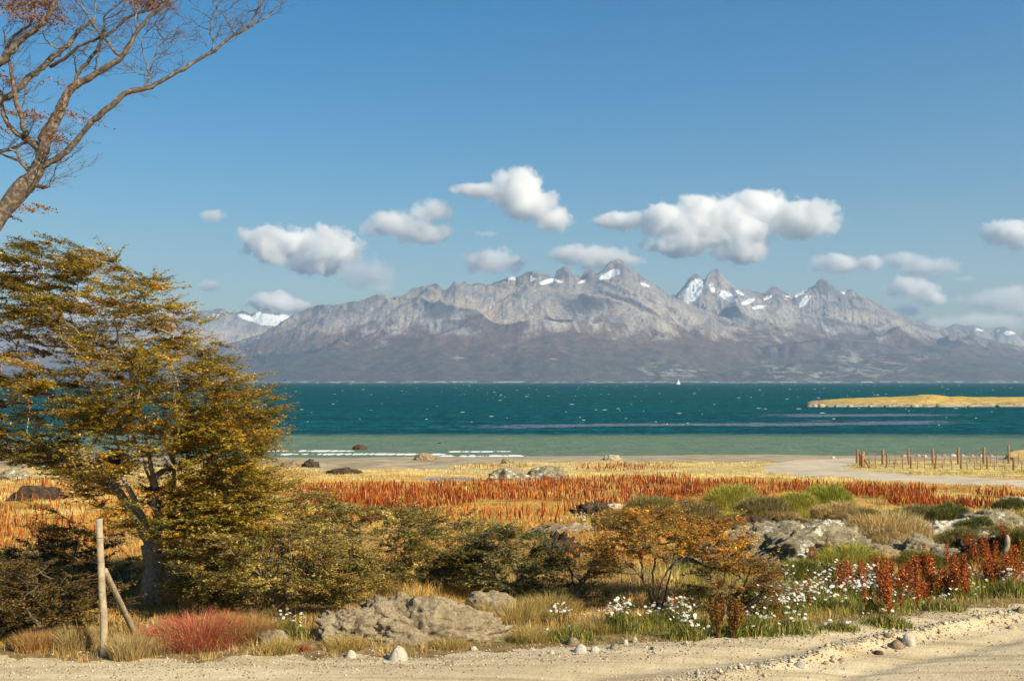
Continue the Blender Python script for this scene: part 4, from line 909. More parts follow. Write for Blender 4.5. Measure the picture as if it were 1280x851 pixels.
dko = [dock(300 + k, h, [(0.50, 0.20, 0.04), (0.40, 0.12, 0.025), (0.58, 0.30, 0.07)], 0.9, 0.6) for k, h in enumerate((0.46, 0.56))]
dkd = [dock(400 + k, h, [(0.16, 0.06, 0.02), (0.28, 0.10, 0.02), (0.22, 0.16, 0.03)], 1.3, 0.9) for k, h in enumerate((0.62, 0.5))]
used = set()
def put_dock(protos, P, s, label, group):
    pr = protos[int(rng.integers(len(protos)))]; rz = rng.uniform(0, 6.28)
    if pr.name not in used:
        used.add(pr.name); pr.location = [float(v) for v in P]; pr.rotation_euler = (0, 0, rz); pr.scale = (s, s, s); tag(pr, label, 'dock plant', group)
    else: dup(pr, P, rz, s, label, group, 'dock plant')
def scatter_poly(poly, n, f=None):
    o_ = np.array(poly, float); out = []
    while len(out) < n:
        px = rng.uniform(o_[:, 0].min(), o_[:, 0].max()); py = rng.uniform(o_[:, 1].min(), o_[:, 1].max())
        if in_poly(np.array([px]), np.array([py]), poly)[0]: out.append((px, py))
    a = np.array(out); return ground_pts(a[:, 0], a[:, 1])
def dock_stand(poly, n, protos, s0, s1, label, group, clump=0.0):
    for P in scatter_poly(poly, n): put_dock(protos, P, rng.uniform(s0, s1), label, group)
dock_stand([(1080, 762), (1110, 728), (1180, 716), (1290, 712), (1290, 738), (1215, 748), (1150, 762), (1100, 770)], 78, dk, 0.75, 1.12, 'rust red dock plant in the dense stand beside the road bend at right', 'dock plants in the dense stand at right')
dock_stand([(1020, 738), (1060, 722), (1120, 716), (1110, 745), (1060, 752)], 24, dk, 0.6, 0.9, 'rust red dock plant rising out of the white daisies', 'dock plants among the daisies')
dock_stand([(1190, 712), (1210, 690), (1290, 686), (1290, 712)], 30, dk, 0.7, 1.0, 'red dock plant round the grey stump near the right edge', 'dock plants round the stump')
dock_stand([(965, 784), (950, 745), (1010, 735), (1020, 775)], 7, dk, 0.45, 0.75, 'lone rust red dock plant at the left end of the daisies', 'scattered dock plants left of the daisies')
dock_stand([(688, 716), (695, 704), (738, 704), (736, 718)], 8, dko, 0.6, 0.9, 'orange dock plant below the dark root clump', 'orange dock plants by the root clump')
dock_stand([(878, 800), (885, 784), (925, 784), (930, 798)], 7, dkd, 0.75, 1.05, 'dark brown dock plant close to the road among green leaves', 'dark dock plants at the roadside')
dock_stand([(955, 792), (960, 780), (1010, 778), (1010, 790)], 4, dko, 0.4, 0.6, 'small orange dock plant low beside the road edge', 'small dock plants at the road edge')
dock_stand([(835, 778), (838, 768), (850, 768), (850, 778)], 2, dko, 0.75, 0.85, 'ochre dock plant next to the stem of the orange sapling', 'dock plants by the sapling')
dock_stand([(968, 700), (975, 690), (1050, 694), (1130, 705), (1120, 716), (1020, 712)], 12, dk, 0.5, 0.75, 'small red dock plant at the foot of the grey rocks', 'dock plants at the foot of the rocks')
dock_stand([(-20, 720), (-20, 690), (120, 684), (150, 700), (120, 716)], 24, dko, 0.6, 0.9, 'orange dock plant in the meadow left of the leafy tree', 'dock plants left of the tree')
def field_docks(name, polys, n, label, lo=0.12, hi=0.46):
    mb = MB(); tot = []
    for poly, k in polys: tot.append(scatter_poly(poly, k))
    P = np.vstack(tot); z = zone(P[:, 0], P[:, 1]); cl = fbm(P[:, 0] * 0.5, P[:, 1] * 0.5, o=3, seed=81)
    P = P[(z == 0) & (cl > 0.455 + 0.1 * (rng.random(len(P)) - 0.5))]
    n_ = len(P); h = rng.uniform(lo, hi, n_); lean = rng.normal(0, 0.14, (n_, 2)); w_ = rng.uniform(0.010, 0.026, n_)
    us = (0.0, 0.28, 0.36, 0.6, 0.85, 1.0); ws = (0.15, 0.2, 0.8, 1.0, 0.6, 0.05); rings = []
    for u, wk in zip(us, ws):
        for q_ in range(4):
            a = q_ * math.pi / 2 + rng.uniform(-.4, .4, n_); rr_ = w_ * wk * rng.uniform(0.6, 1.3, n_)
            rings.append(P + np.stack([lean[:, 0] * h * u + np.cos(a) * rr_, lean[:, 1] * h * u + np.sin(a) * rr_, h * u], -1))
    Vv = np.stack(rings, 1); nv = len(us) * 4; k = (np.arange(n_) * nv)[:, None]
    Qs = []
    for r_ in range(len(us) - 1):
        for q_ in range(4): Qs.append(np.stack([k[:, 0] + r_ * 4 + q_, k[:, 0] + r_ * 4 + (q_ + 1) % 4, k[:, 0] + r_ * 4 + 4 + (q_ + 1) % 4, k[:, 0] + r_ * 4 + 4 + q_], -1))
    c = palette(RUST[:3] + [(0.24, 0.05, 0.015), (0.48, 0.26, 0.07), (0.30, 0.10, 0.025)], n_, rng, jit=0.25)
    mb.add(Vv.reshape(-1, 3), None, np.vstack(Qs), np.repeat(c, nv, 0)); tag(mb.build(name, SEED), label, 'dock plants', kind='stuff')
field_docks('dock_field', [([(350, 636), (352, 614), (520, 609), (660, 605), (860, 598), (880, 614), (860, 630), (700, 640), (500, 638)], 8000), ([(850, 620), (870, 606), (1000, 608), (1060, 611), (1180, 617), (1300, 623), (1420, 630), (1420, 646), (1280, 638), (1100, 636), (1000, 630)], 7000), ([(700, 592), (740, 584), (850, 582), (840, 588)], 330),
    ([(560, 592), (570, 586), (660, 584), (660, 588)], 60), ([(0, 615), (20, 604), (130, 604), (130, 612)], 250), ([(-200, 690), (-200, 612), (250, 612), (230, 680), (120, 690)], 1500), ([(350, 660), (350, 630), (720, 634), (700, 656)], 420)], 0, 'rust red dock spikes filling the meadow behind the bushes')

# ---- domed tufts and cushion shrubs
def tuft(px, py, wpx, hpx, pal, label, name='grass_tuft', cat='grass tuft', n=1500, group=None, lean=0.25, wd=0.0045, core=True, seed=1, upright=False):
    g = gp(px, py); Y = g[1]; Rr = M(wpx, Y) / 2; H = M(hpx, Y) * 1.12; rg = np.random.default_rng(seed + int(px)); root = empty(name, g); mb = MB()
    r = np.sqrt(rg.random(n)) * Rr * 0.8; a = rg.uniform(0, 6.28, n); B = np.stack([r * np.cos(a), r * np.sin(a) * 0.8, a * 0], -1)
    lump = 0.7 + 0.6 * fbm((B[:, 0] + g[0]) * 5, (B[:, 1] + g[1]) * 5, o=2, seed=seed)
    env = np.sqrt(np.clip(1 - (r / (Rr * 1.0)) ** 2, 0.05, 1)) * lump
    h = H * env * rg.uniform(0.55, 1.0, n); aa = a + rg.normal(0, 0.7, n)
    B[:, 2] = ground_h(B[:, 0] + g[0], B[:, 1] + g[1]) - g[2] - 0.01
    if not upright:
        q = np.sqrt(rg.random(n)); lump = 0.72 + 0.5 * fbm(q * np.cos(a) * 3 + px, q * np.sin(a) * 3, o=3, seed=seed)
        B = np.stack([q * np.cos(a) * Rr * lump, q * np.sin(a) * Rr * 0.8 * lump, H * 0.80 * np.sqrt(np.clip(1 - q ** 2.2, 0, 1)) * lump - 0.02], -1); B[:, 2] += ground_h(B[:, 0] + g[0], B[:, 1] + g[1]) - g[2]; h = H * rg.uniform(0.18, 0.42, n); aa = a + rg.normal(0, 0.5, n); r = q * Rr
    c = palette(pal, n, rg, jit=0.2); blades(mb, B, h, np.maximum(wd, 0.00038 * Y), c, np.abs(rg.normal(0, lean, n)) + 0.35 * r / Rr, rg, az=aa)
    mb.build('blades', GRASS, root)
    if core and not upright:
        cm = MB(); k = 14; th = np.linspace(0, 2 * math.pi, k, endpoint=False); rows = []
        for u in (0, 0.3, 0.6, 0.85, 1.0): rows.append(np.stack([np.cos(th) * Rr * 0.72 * math.sqrt(1 - u * u * 0.98), np.sin(th) * Rr * 0.58 * math.sqrt(1 - u * u * 0.98), th * 0 + H * 0.62 * u - 0.04], -1))
        i = np.arange(4)[:, None] * k; j = np.arange(k)[None]; cm.add(np.vstack(rows), None, np.stack([i + j, i + (j + 1) % k, i + k + (j + 1) % k, i + k + j], -1).reshape(-1, 4), tuple(0.6 * v for v in pal[0]))
        cm.build('inner_core', GRASS, root, True)  # solid inner dome in a darker tone of the blade colour
    return tag(root, label, cat, group)
REDG = [(0.55, 0.11, 0.07), (0.58, 0.24, 0.11), (0.52, 0.14, 0.08), (0.42, 0.07, 0.045), (0.58, 0.42, 0.18)]
REDG2 = [(0.50, 0.28, 0.09), (0.44, 0.16, 0.06), (0.46, 0.36, 0.14), (0.36, 0.24, 0.08)]
tuft(246, 800, 150, 38, REDG, 'feathery red grass tuft between the post and the earth mound', n=4200, upright=True, wd=0.003, lean=0.8, seed=1)
tuft(308, 798, 100, 40, REDG2, 'rusty gold feathery grass right beside the red tuft', n=2400, upright=True, wd=0.003, lean=0.8, seed=2)
tuft(162, 822, 62, 38, TAN[:3], 'straw tuft under the slanting brace', n=1500, upright=True, wd=0.003, seed=3)
tuft(95, 810, 60, 36, TAN[:3], 'straw tuft just left of the wooden post', n=1500, upright=True, wd=0.003, seed=4)
tuft(45, 812, 70, 32, REDG2, 'brownish tuft near the left edge by the road', n=1500, upright=True, wd=0.003, seed=5)
tuft(200, 815, 40, 22, TAN[:3], 'short straw tuft by the wooden stake', n=800, upright=True, wd=0.003, seed=6)
for k, (px, py, w_, h_) in enumerate(((640, 775, 110, 34), (600, 768, 70, 26), (690, 765, 90, 30), (745, 790, 60, 22), (665, 800, 70, 22), (560, 808, 60, 14), (430, 808, 70, 14), (350, 812, 60, 14))):
    tuft(px, py, w_, h_, [(0.62, 0.46, 0.18), (0.54, 0.38, 0.13), (0.44, 0.30, 0.10), (0.36, 0.32, 0.09)], ['golden grass right of the earth mound crest', 'golden grass touching the right shoulder of the earth mound', 'golden grass before the dark green bush', 'tan grass left of the middle daisy clump', 'tan grass between the earth mound and the green herb patch', 'low tan grass by the round pale stone', 'low dry grass in front of the earth mound', 'low dry grass under the yellow flower'][k], n=1500, upright=True, wd=0.0035, seed=20 + k, lean=0.5)
YG = [(0.46, 0.44, 0.07), (0.36, 0.37, 0.06), (0.60, 0.52, 0.14), (0.30, 0.28, 0.06)]
BG = [(0.30, 0.24, 0.09), (0.24, 0.22, 0.07), (0.40, 0.32, 0.14), (0.20, 0.15, 0.06)]
GG = [(0.66, 0.48, 0.20), (0.56, 0.38, 0.14), (0.74, 0.58, 0.28), (0.44, 0.28, 0.10)]
DG = [(0.12, 0.15, 0.04), (0.18, 0.20, 0.05), (0.09, 0.10, 0.03), (0.26, 0.24, 0.08)]
for k, (px, py, w_, h_, p, lb) in enumerate((
    (915, 641, 78, 30, YG, 'bright yellow green cushion shrub left of the small pale rock'), (955, 650, 74, 26, BG, 'brownish cushion shrub in front of the yellow green one'), (995, 646, 60, 26, YG, 'lime coloured cushion shrub in the middle of the row'),
    (1034, 640, 66, 30, [(0.32, 0.38, 0.05), (0.40, 0.42, 0.06), (0.48, 0.46, 0.10), (0.24, 0.26, 0.05)], 'greenest cushion shrub at the right end of the yellow row'), (1050, 652, 70, 22, GG, 'straw gold cushion below the greenest shrub'),
    (866, 655, 80, 26, BG, 'olive brown cushion shrub left of the yellow row'), (815, 648, 80, 24, OLG, 'dull olive cushion shrub above the orange sapling'), (770, 660, 60, 20, OLG, 'olive cushion shrub left above the orange sapling'),
    (1112, 690, 118, 42, GG, 'large straw gold dome of grass between the grey rocks'), (1080, 658, 58, 20, BG, 'small brown cushion between the green row and the gold dome'), (1118, 657, 50, 18, DG, 'dark green cushion behind the gold dome'),
    (1150, 652, 60, 18, BG, 'brown cushion at the edge of the red meadow'), (1188, 655, 60, 22, DG, 'dark green cushion shrub in front of the red meadow at right'), (1215, 668, 50, 18, DG, 'dark green cushion between the pale rocks at right'),
    (1265, 640, 50, 16, DG, 'dark green cushion near the right edge of the meadow'), (1190, 690, 76, 26, OLG, 'olive cushion right of the gold dome'), (1240, 675, 50, 16, OLG, 'olive cushion behind the grey stump'), (1270, 692, 50, 26, DG, 'dark cushion at the right edge beyond the stump'),
    (1060, 706, 90, 22, YG, 'low green cushion under the grey rocks'), (1000, 722, 60, 20, GRN, 'green cushion at the top left of the daisies'), (1160, 712, 70, 20, GRN, 'low green cushion behind the dense dock stand'), (980, 655, 40, 14, GG, 'tiny straw cushion before the lime shrub'),
    (1100, 668, 50, 14, OLG, 'flat olive cushion at the left foot of the gold dome'), (1150, 700, 60, 18, BG, 'flat brown cushion at the right foot of the gold dome'), (910, 656, 46, 14, YG, 'small mossy cushion under the bright yellow shrub'))):
    tuft(px, py, w_, h_, p, lb, 'cushion_shrub', 'cushion shrub', n=3200, group='cushion shrubs on the rocky ground', seed=50 + k, wd=0.008, lean=0.6)

# ---- green herbs and white daisies
def flowers(mb, P, rg, size=0.05):
    for p in P:
        s = size * rg.uniform(0.5, 1.15) / 2; nz = np.array((rg.normal(0, .5), rg.normal(-.2, .5), 1.0)); nz /= np.linalg.norm(nz)
        a = np.cross(nz, (0.3, 1, 0.2)); a /= np.linalg.norm(a); b = np.cross(nz, a); k = 7; V_ = []; Qq = []
        for q_ in range(k):
            t = q_ * 2 * math.pi / k; d = a * math.cos(t) + b * math.sin(t); e = -a * math.sin(t) + b * math.cos(t)
            V_ += [p + d * s * 0.15, p + d * s * 0.65 + e * s * 0.3, p + d * s - nz * s * 0.1, p + d * s * 0.65 - e * s * 0.3]; Qq.append([4 * q_, 4 * q_ + 1, 4 * q_ + 2, 4 * q_ + 3])
        c = [(0.86, 0.85, 0.80)] * len(V_); n0 = len(V_)
        V_ += [p + nz * s * .12 + a * s * .28, p + nz * s * .12 + b * s * .28, p + nz * s * .12 - a * s * .28, p + nz * s * .12 - b * s * .28]; Qq.append([n0, n0 + 1, n0 + 2, n0 + 3]); c += [(0.75, 0.5, 0.06)] * 4
        mb.add(V_, None, Qq, np.array(c))
def herb(px, py, wpx, hpx, nf, label, name='daisy_clump', cat='daisies', green=GRN, group=None, seed=1, yellow=0, nl=700):
    g = gp(px, py); Y = g[1]; Rr = M(wpx, Y) / 2; H = M(hpx, Y); rg = np.random.default_rng(seed + int(px) * 3); root = empty(name, g)
    n = nl; r = np.abs(rg.normal(0, 0.62, n)) ** 0.8 * Rr; a = rg.uniform(0, 6.28, n); B = np.stack([r * np.cos(a), r * np.sin(a) * 0.6, a * 0], -1); B[:, 2] = ground_h(B[:, 0] + g[0], B[:, 1] + g[1]) - g[2] - 0.01
    mb = MB(); blades(mb, B, H * 0.85 * rg.uniform(0.2, 1.0, n) * np.clip(1 - 0.4 * (r / Rr) ** 2, .3, 1), 0.013, palette(green, n, rg, jit=.2), 0.5, rg); mb.build('leaves', GRASS, root)
    if nf:
        r = np.abs(rg.normal(0, 0.6, nf)) ** 0.8 * Rr; a = rg.uniform(0, 6.28, nf); P = np.stack([r * np.cos(a), r * np.sin(a) * 0.6, H * rg.uniform(0.65, 1.05, nf) * np.clip(1 - 0.35 * (r / Rr) ** 2, .3, 1)], -1)
        sm = MB()
        for p in P: tube(sm, [p * (0.8, 0.8, 0), p - (0, 0, 0.005)], 0.0018, 3, (0.16, 0.2, 0.05), cap=False)
        sm.build('stems', GRASS, root); fm = MB(); flowers(fm, P, rg); fm.build('blossoms', PETAL, root)
    if yellow:
        fm = MB(); P = np.stack([rg.uniform(0.3, 0.8, yellow) * Rr, rg.uniform(-.3, .1, yellow) * Rr, H * rg.uniform(.6, .8, yellow)], -1); V_, Q_, c_ = leaves_at(np.repeat(P, 8, 0) + rg.normal(0, .01, (yellow * 8, 3)), 0.03, np.tile((0.8, 0.6, 0.02), (yellow * 8, 1)), rg, .5, .8); fm.add(V_, None, Q_, c_)
        sm = MB()
        for p in P: tube(sm, [p * (0.8, 0.8, 0), p - (0, 0, 0.005)], 0.0022, 3, (0.16, 0.2, 0.05), cap=False)
        sm.build('yellow_flower_stem', GRASS, root); fm.build('yellow_flower', PETAL, root)
    return tag(root, label, cat, group)
G1 = [(0.16, 0.20, 0.03), (0.27, 0.29, 0.05), (0.10, 0.13, 0.025), (0.44, 0.38, 0.12), (0.46, 0.34, 0.13)]
herb(362, 797, 58, 34, 26, 'white daisies with green leaves left of the earth mound', yellow=2, green=G1, nl=900, seed=1)
herb(712, 800, 62, 26, 3, 'low bright green herb patch at the verge with few flowers', 'herb_patch', 'herb', green=G1, nl=2200, seed=2)
herb(775, 790, 52, 42, 85, 'tallest white daisy clump left of the orange sapling stem', green=G1, nl=900, seed=3)
herb(700, 778, 50, 24, 34, 'sparse white daisies in tan grass above the green herb patch', green=TAN, nl=500, seed=4)
herb(735, 784, 34, 18, 14, 'few white daisies between the sparse and the tallest clump', green=TAN, nl=300, seed=5)
herb(852, 784, 66, 38, 80, 'white daisies behind the dark dock plants', green=G1, nl=1000, seed=6)
herb(858, 798, 48, 32, 42, 'white daisies nearest the road left of the dark dock plants', green=G1, nl=800, seed=7)
herb(940, 792, 74, 34, 40, 'daisies with lush leaves right of the dark dock plants', green=G1, nl=1500, seed=8)
herb(990, 790, 66, 26, 26, 'low green herbs with daisies below the daisy drift', green=G1, nl=1300, seed=9)
herb(815, 780, 36, 26, 22, 'small daisy clump at the foot of the sapling', green=GRN, nl=400, seed=10)
herb(1110, 782, 60, 22, 12, 'green herbs with few daisies in front of the dock stand', green=G1, nl=1100, seed=11)
herb(1180, 762, 60, 20, 16, 'low green herbs under the right part of the dock stand', green=G1, nl=900, seed=12)
herb(1262, 745, 50, 34, 22, 'green herbs with white flowers at the right edge by the road', green=G1, nl=900, seed=13)
herb(1150, 668, 50, 12, 40, 'pale flowering patch on the rocks right of the gold dome', green=GRN, nl=200, seed=14)
herb(730, 655, 52, 14, 45, 'pale flowering patch among the dark root clumps', green=OLG, nl=250, seed=15)
herb(1050, 786, 50, 16, 9, 'short green herbs at the road edge under the daisy drift', green=G1, nl=900, seed=16)
# drift of daisies: beyond counting
mb = MB(); P = np.vstack([scatter_poly([(940, 778), (950, 740), (985, 722), (1050, 718), (1110, 728), (1120, 745), (1080, 758), (1010, 772)], 1250), scatter_poly([(1040, 745), (1100, 735), (1290, 722), (1290, 740), (1150, 768), (1060, 770)], 260)])
f = fbm(P[:, 0] * 2, P[:, 1] * 2, o=2, seed=90); P = P[f > 0.42]; hgt = rng.uniform(0.14, 0.30, len(P)); lv = MB()
for p, h_ in zip(P, hgt): tube(lv, [p, p + (0, 0, h_ - 0.004)], 0.0018, 3, (0.18, 0.22, 0.06), cap=False)
B = np.repeat(P, 5, 0) + rng.normal(0, .04, (len(P) * 5, 3)) * (1, 1, 0); blades(lv, B, rng.uniform(.06, .2, len(B)), 0.012, palette(GRN, len(B), rng), .5, rng)
flowers(mb, P + np.stack([hgt * 0, hgt * 0, hgt], -1), np.random.default_rng(3)); 
tag(mb.build('daisy_drift', PETAL), 'broad drift of white daisies in front of the grey rocks', 'daisies', kind='stuff'); tag(lv.build('daisy_leaves', GRASS), 'green stems and leaves under the broad daisy drift', 'leaves', kind='stuff')
herb(373, 812, 40, 10, 0, 'flat dark red leafy plant at the road edge below the daisies', 'ground_plant', 'plant', green=[(0.28, 0.06, 0.03), (0.36, 0.12, 0.04), (0.2, 0.05, 0.02)], nl=260, seed=17)
# ---- bent dry stem
g = gp(342, 776); mb = MB(); P = smooth_line([g - (0, 0, .05), at(335, 768, g[1]), at(318, 752, g[1] + .1), at(298, 741, g[1] + .2), at(285, 740, g[1] + .25)], 4); tube(mb, P, np.linspace(.012, .005, len(P)), 6)
tag(mb.build('dry_branch', BARK, None, True), 'bare bent branch arching over the ground behind the white daisies', 'branch')

# ------------------------------------------------------------------ rocks, mounds, stones
import bmesh
def mat_rock(name, a, b, c, lich=0.0, sc1=7.0, bs=0.06):
    m, n, o = mat(name); v = coords(n); f = noise(n, v, sc1, 7, 0.68, 0.2); g = noise(n, v, sc1 * 5, 5, 0.7); l = noise(n, v, 3.3, 5, 0.7)
    col = ramp(n, mth(n, 'ADD', mth(n, 'MULTIPLY', f, 0.6), mth(n, 'MULTIPLY', g, 0.4)), [(0.36, a), (0.5, b), (0.64, c)])
    if lich: 
        s = N(n, 'ShaderNodeMapRange', _interpolation_type='SMOOTHSTEP'); n.links.new(l, s.inputs[0]); s.inputs[1].default_value = 0.62 - lich * 0.2; s.inputs[2].default_value = 0.68 - lich * 0.2
        col = mixc(n, s.outputs[0], col, (0.66, 0.63, 0.52))
    bsdf(n, o, col, 0.95, 0.1, bump(n, mth(n, 'ADD', f, mth(n, 'MULTIPLY', g, 0.5)), 0.9, bs)); return m
REARTH = mat_rock('grey_earth', (0.17, 0.13, 0.08), (0.31, 0.25, 0.16), (0.46, 0.385, 0.26))
RGREY = mat_rock('grey_rock', (0.09, 0.075, 0.045), (0.25, 0.215, 0.14), (0.42, 0.37, 0.25), 0.25)
RBRN = mat_rock('brown_rock', (0.14, 0.095, 0.05), (0.28, 0.21, 0.13), (0.42, 0.33, 0.22))
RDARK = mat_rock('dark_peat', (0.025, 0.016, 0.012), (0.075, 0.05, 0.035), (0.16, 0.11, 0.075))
RPALE = mat_rock('pale_stone', (0.42, 0.38, 0.30), (0.58, 0.53, 0.43), (0.70, 0.66, 0.56))
RSAND = mat_rock('sandy_rock', (0.26, 0.20, 0.12), (0.42, 0.34, 0.22), (0.56, 0.47, 0.32))
RSTRAW = mat_rock('straw_turf', (0.34, 0.24, 0.08), (0.54, 0.40, 0.15), (0.66, 0.50, 0.22))
def rock(px, py, wpx, hpx, m_, label, name='rock', cat='rock', dr=0.7, rough=0.35, sub=5, seed=1, group=None, sea=False, freq=1.6, sharp=0.5, sink=0.3):
    if sea: a, b = ray(px, py); Y = -CAMZ / b; g = np.array((a * Y, Y, -0.02))
    else: g = gp(px, py)
    Y = g[1]; Rx = M(wpx, Y) / 2; H = M(hpx, Y); Ry = Rx * dr; g = g + np.array((0, Ry * 0.6, 0))
    if not sea: g[2] = float(ground_h(g[0], g[1]))
    H = max(H + (float(0 if sea else ground_h(g[0], g[1] - Ry * 0.6)) - g[2]) + Ry * 0.6 * (CAMZ - g[2]) / Y, H * 0.5)
    bm = bmesh.new(); bmesh.ops.create_icosphere(bm, subdivisions=sub, radius=1.0); P = np.array([v.co[:] for v in bm.verts]); F3 = np.array([[v.index for v in f.verts] for f in bm.faces]); bm.free()
    s = seed * 7.31 + px * 0.013; k = freq
    big = fbm(P[:, 0] * k + s, P[:, 1] * k + s * 2, P[:, 2] * k, 3, seed); rid = 1 - np.abs(2 * fbm(P[:, 0] * k * 2.3 + s, P[:, 1] * k * 2.3, P[:, 2] * k * 2.3 + s, 4, seed + 5) - 1)
    asp = max(1.0, Rx / max(H, 1e-3)); kk = k * 2.2
    det = fbm(P[:, 0] * kk * asp ** .5 * 2 + s, P[:, 1] * kk * 2, P[:, 2] * kk * 2, 5, seed + 9, 0.62)
    rad = 1 + rough * ((big - 0.5) * 1.6 + (rid - 0.8) * sharp * 0.7 + (det - 0.5) * 0.42)
    Q_ = P * rad[:, None] * np.array((Rx, Ry, H * (1 + sink * .3))); Q_[:, 2] = np.where(Q_[:, 2] < 0, Q_[:, 2] * sink, Q_[:, 2])
    if not sea and sub > 3: Q_[:, 2] += ground_h(Q_[:, 0] + g[0], Q_[:, 1] + g[1], False) - g[2]
    o = mesh_np(name, Q_, F3, None, m_, smooth=True); o.location = [float(v) for v in g]
    return tag(o, label, cat, group)
rock(535, 802, 190, 36, REARTH, 'large mound of grey earth beside the road in front of the olive bushes', 'earth_mound', 'mound', 0.4, 0.55, 6, seed=3, freq=2.6, sharp=0.8)
rock(440, 800, 104, 27, REARTH, 'lower crumbly earth mound joining the large one on its left', 'earth_mound', 'mound', 0.5, 0.55, 6, seed=4, freq=2.8, sharp=0.9)
rock(338, 806, 40, 14, REARTH, 'small heap of pale earth between the feathery grass and the daisies', 'earth_mound', 'mound', 0.6, 0.5, 5, seed=5)
rock(615, 772, 66, 24, REARTH, 'earth shoulder behind golden grass right of the large mound', 'earth_mound', 'mound', 0.6, 0.45, 5, seed=6)
RK = [(1010, 696, 150, 40, RGREY, 'long grey rock in the middle of the outcrop', 0.5), (925, 708, 100, 34, RBRN, 'rounded brown rock at the left of the outcrop', 0.6), (965, 682, 110, 24, RGREY, 'pale grey ledge above the rounded brown rock', 0.5),
      (1075, 672, 90, 20, RGREY, 'flat grey rock behind the straw gold dome', 0.5), (1150, 702, 84, 28, RGREY, 'grey boulder right of the straw gold dome', 0.6), (1180, 672, 90, 20, RPALE, 'pale lichen covered rock behind the grey boulder', 0.5),
      (1250, 660, 76, 24, RGREY, 'grey rock in front of the red meadow near the right edge', 0.5), (1222, 684, 70, 18, RGREY, 'low grey rock left of the stump', 0.5), (700, 668, 64, 12, REARTH, 'low pale earth bank above the dark root clump', 0.6),
      (772, 638, 44, 7, RPALE, 'thin white lichen crust at the edge of the meadow', 0.7), (972, 634, 36, 8, RPALE, 'small white rock between the yellow cushion shrubs', 0.7), (1010, 626, 28, 5, RPALE, 'tiny white rock on top of the cushion row', 0.7), (1045, 684, 60, 16, RBRN, 'brown knob at the left foot of the gold dome', 0.6), (1275, 628, 40, 8, RPALE, 'pale slab at the edge of the red meadow far right', 0.5), (890, 690, 70, 26, RBRN, 'brown earthy hump between the orange sapling and the long grey rock', 0.6), (1110, 655, 80, 12, REARTH, 'low earth bank behind the flat grey rock', 0.5), (1200, 652, 60, 12, REARTH, 'low earth bank at the foot of the red meadow', 0.5), (1095, 700, 60, 16, RBRN, 'brown earthy hump below the straw gold dome', 0.6)]
for k, (px, py, w_, h_, mm, lb, dr) in enumerate(RK): rock(px, py, w_ * 1.15, h_ * 0.64, mm, lb, 'rock', 'rock', dr * 1.2, 0.6, 6 if w_ > 80 else 5, seed=20 + k, group='rocks of the outcrop', freq=2.3, sharp=0.9)
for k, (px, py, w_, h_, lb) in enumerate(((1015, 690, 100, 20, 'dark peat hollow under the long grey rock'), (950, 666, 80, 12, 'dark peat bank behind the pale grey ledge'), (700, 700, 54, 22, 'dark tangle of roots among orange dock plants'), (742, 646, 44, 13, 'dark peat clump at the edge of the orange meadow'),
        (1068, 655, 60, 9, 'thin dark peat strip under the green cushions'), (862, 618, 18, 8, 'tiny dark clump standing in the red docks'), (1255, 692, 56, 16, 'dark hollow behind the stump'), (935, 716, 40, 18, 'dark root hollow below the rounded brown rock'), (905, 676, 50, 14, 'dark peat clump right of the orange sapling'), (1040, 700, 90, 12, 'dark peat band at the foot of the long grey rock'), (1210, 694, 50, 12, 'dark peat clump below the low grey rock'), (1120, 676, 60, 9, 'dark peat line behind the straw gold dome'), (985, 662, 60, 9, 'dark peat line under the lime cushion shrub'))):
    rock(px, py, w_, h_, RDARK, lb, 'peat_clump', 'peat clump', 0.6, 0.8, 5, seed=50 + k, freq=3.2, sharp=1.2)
for k, (px, py, w_, h_, mm, lb) in enumerate(((531, 575, 28, 7, RBRN, 'small sandy hump on the beach behind the surf'), (637, 601, 54, 12, RGREY, 'left of the two grey mounds at the beach edge'), (685, 600, 58, 14, RGREY, 'right and taller of the two grey mounds at the beach edge'), (635, 579, 17, 5, RGREY, 'grey boulder on the wet beach'),
        (388, 584, 22, 8, RDARK, 'dark boulder at the left end of the beach'), (366, 584, 34, 6, RBRN, 'brown rock pile beside the dark boulder'), (765, 575, 22, 5, RSAND, 'sandy rock at the water edge in the middle'), (428, 592, 44, 5, RDARK, 'dark line of dried seaweed on the straw grass'), (38, 626, 64, 14, RDARK, 'dark turf mound in the meadow at far left'), (15, 600, 40, 10, RGREY, 'grey rocks near the left edge at the beach'))):
    rock(px, py, w_, h_, mm, lb, 'boulder', 'boulder', 0.7, 0.5, 5, seed=70 + k, freq=2.4)
rock(450, 562, 20, 5, RDARK, 'brown rock standing in the shallow water', 'sea_rock', 'rock', 0.6, 0.4, 4, seed=81, sea=True)
rock(550, 554, 6, 1.2, RDARK, 'tiny dark rock awash in the shallows', 'sea_rock', 'rock', 0.6, 0.4, 3, seed=82, sea=True)
rock(1296, 574, 70, 9, RSTRAW, 'straw covered hillock behind the fence at the right edge', 'hillock', 'hillock', 0.6, 0.2, 5, seed=83)
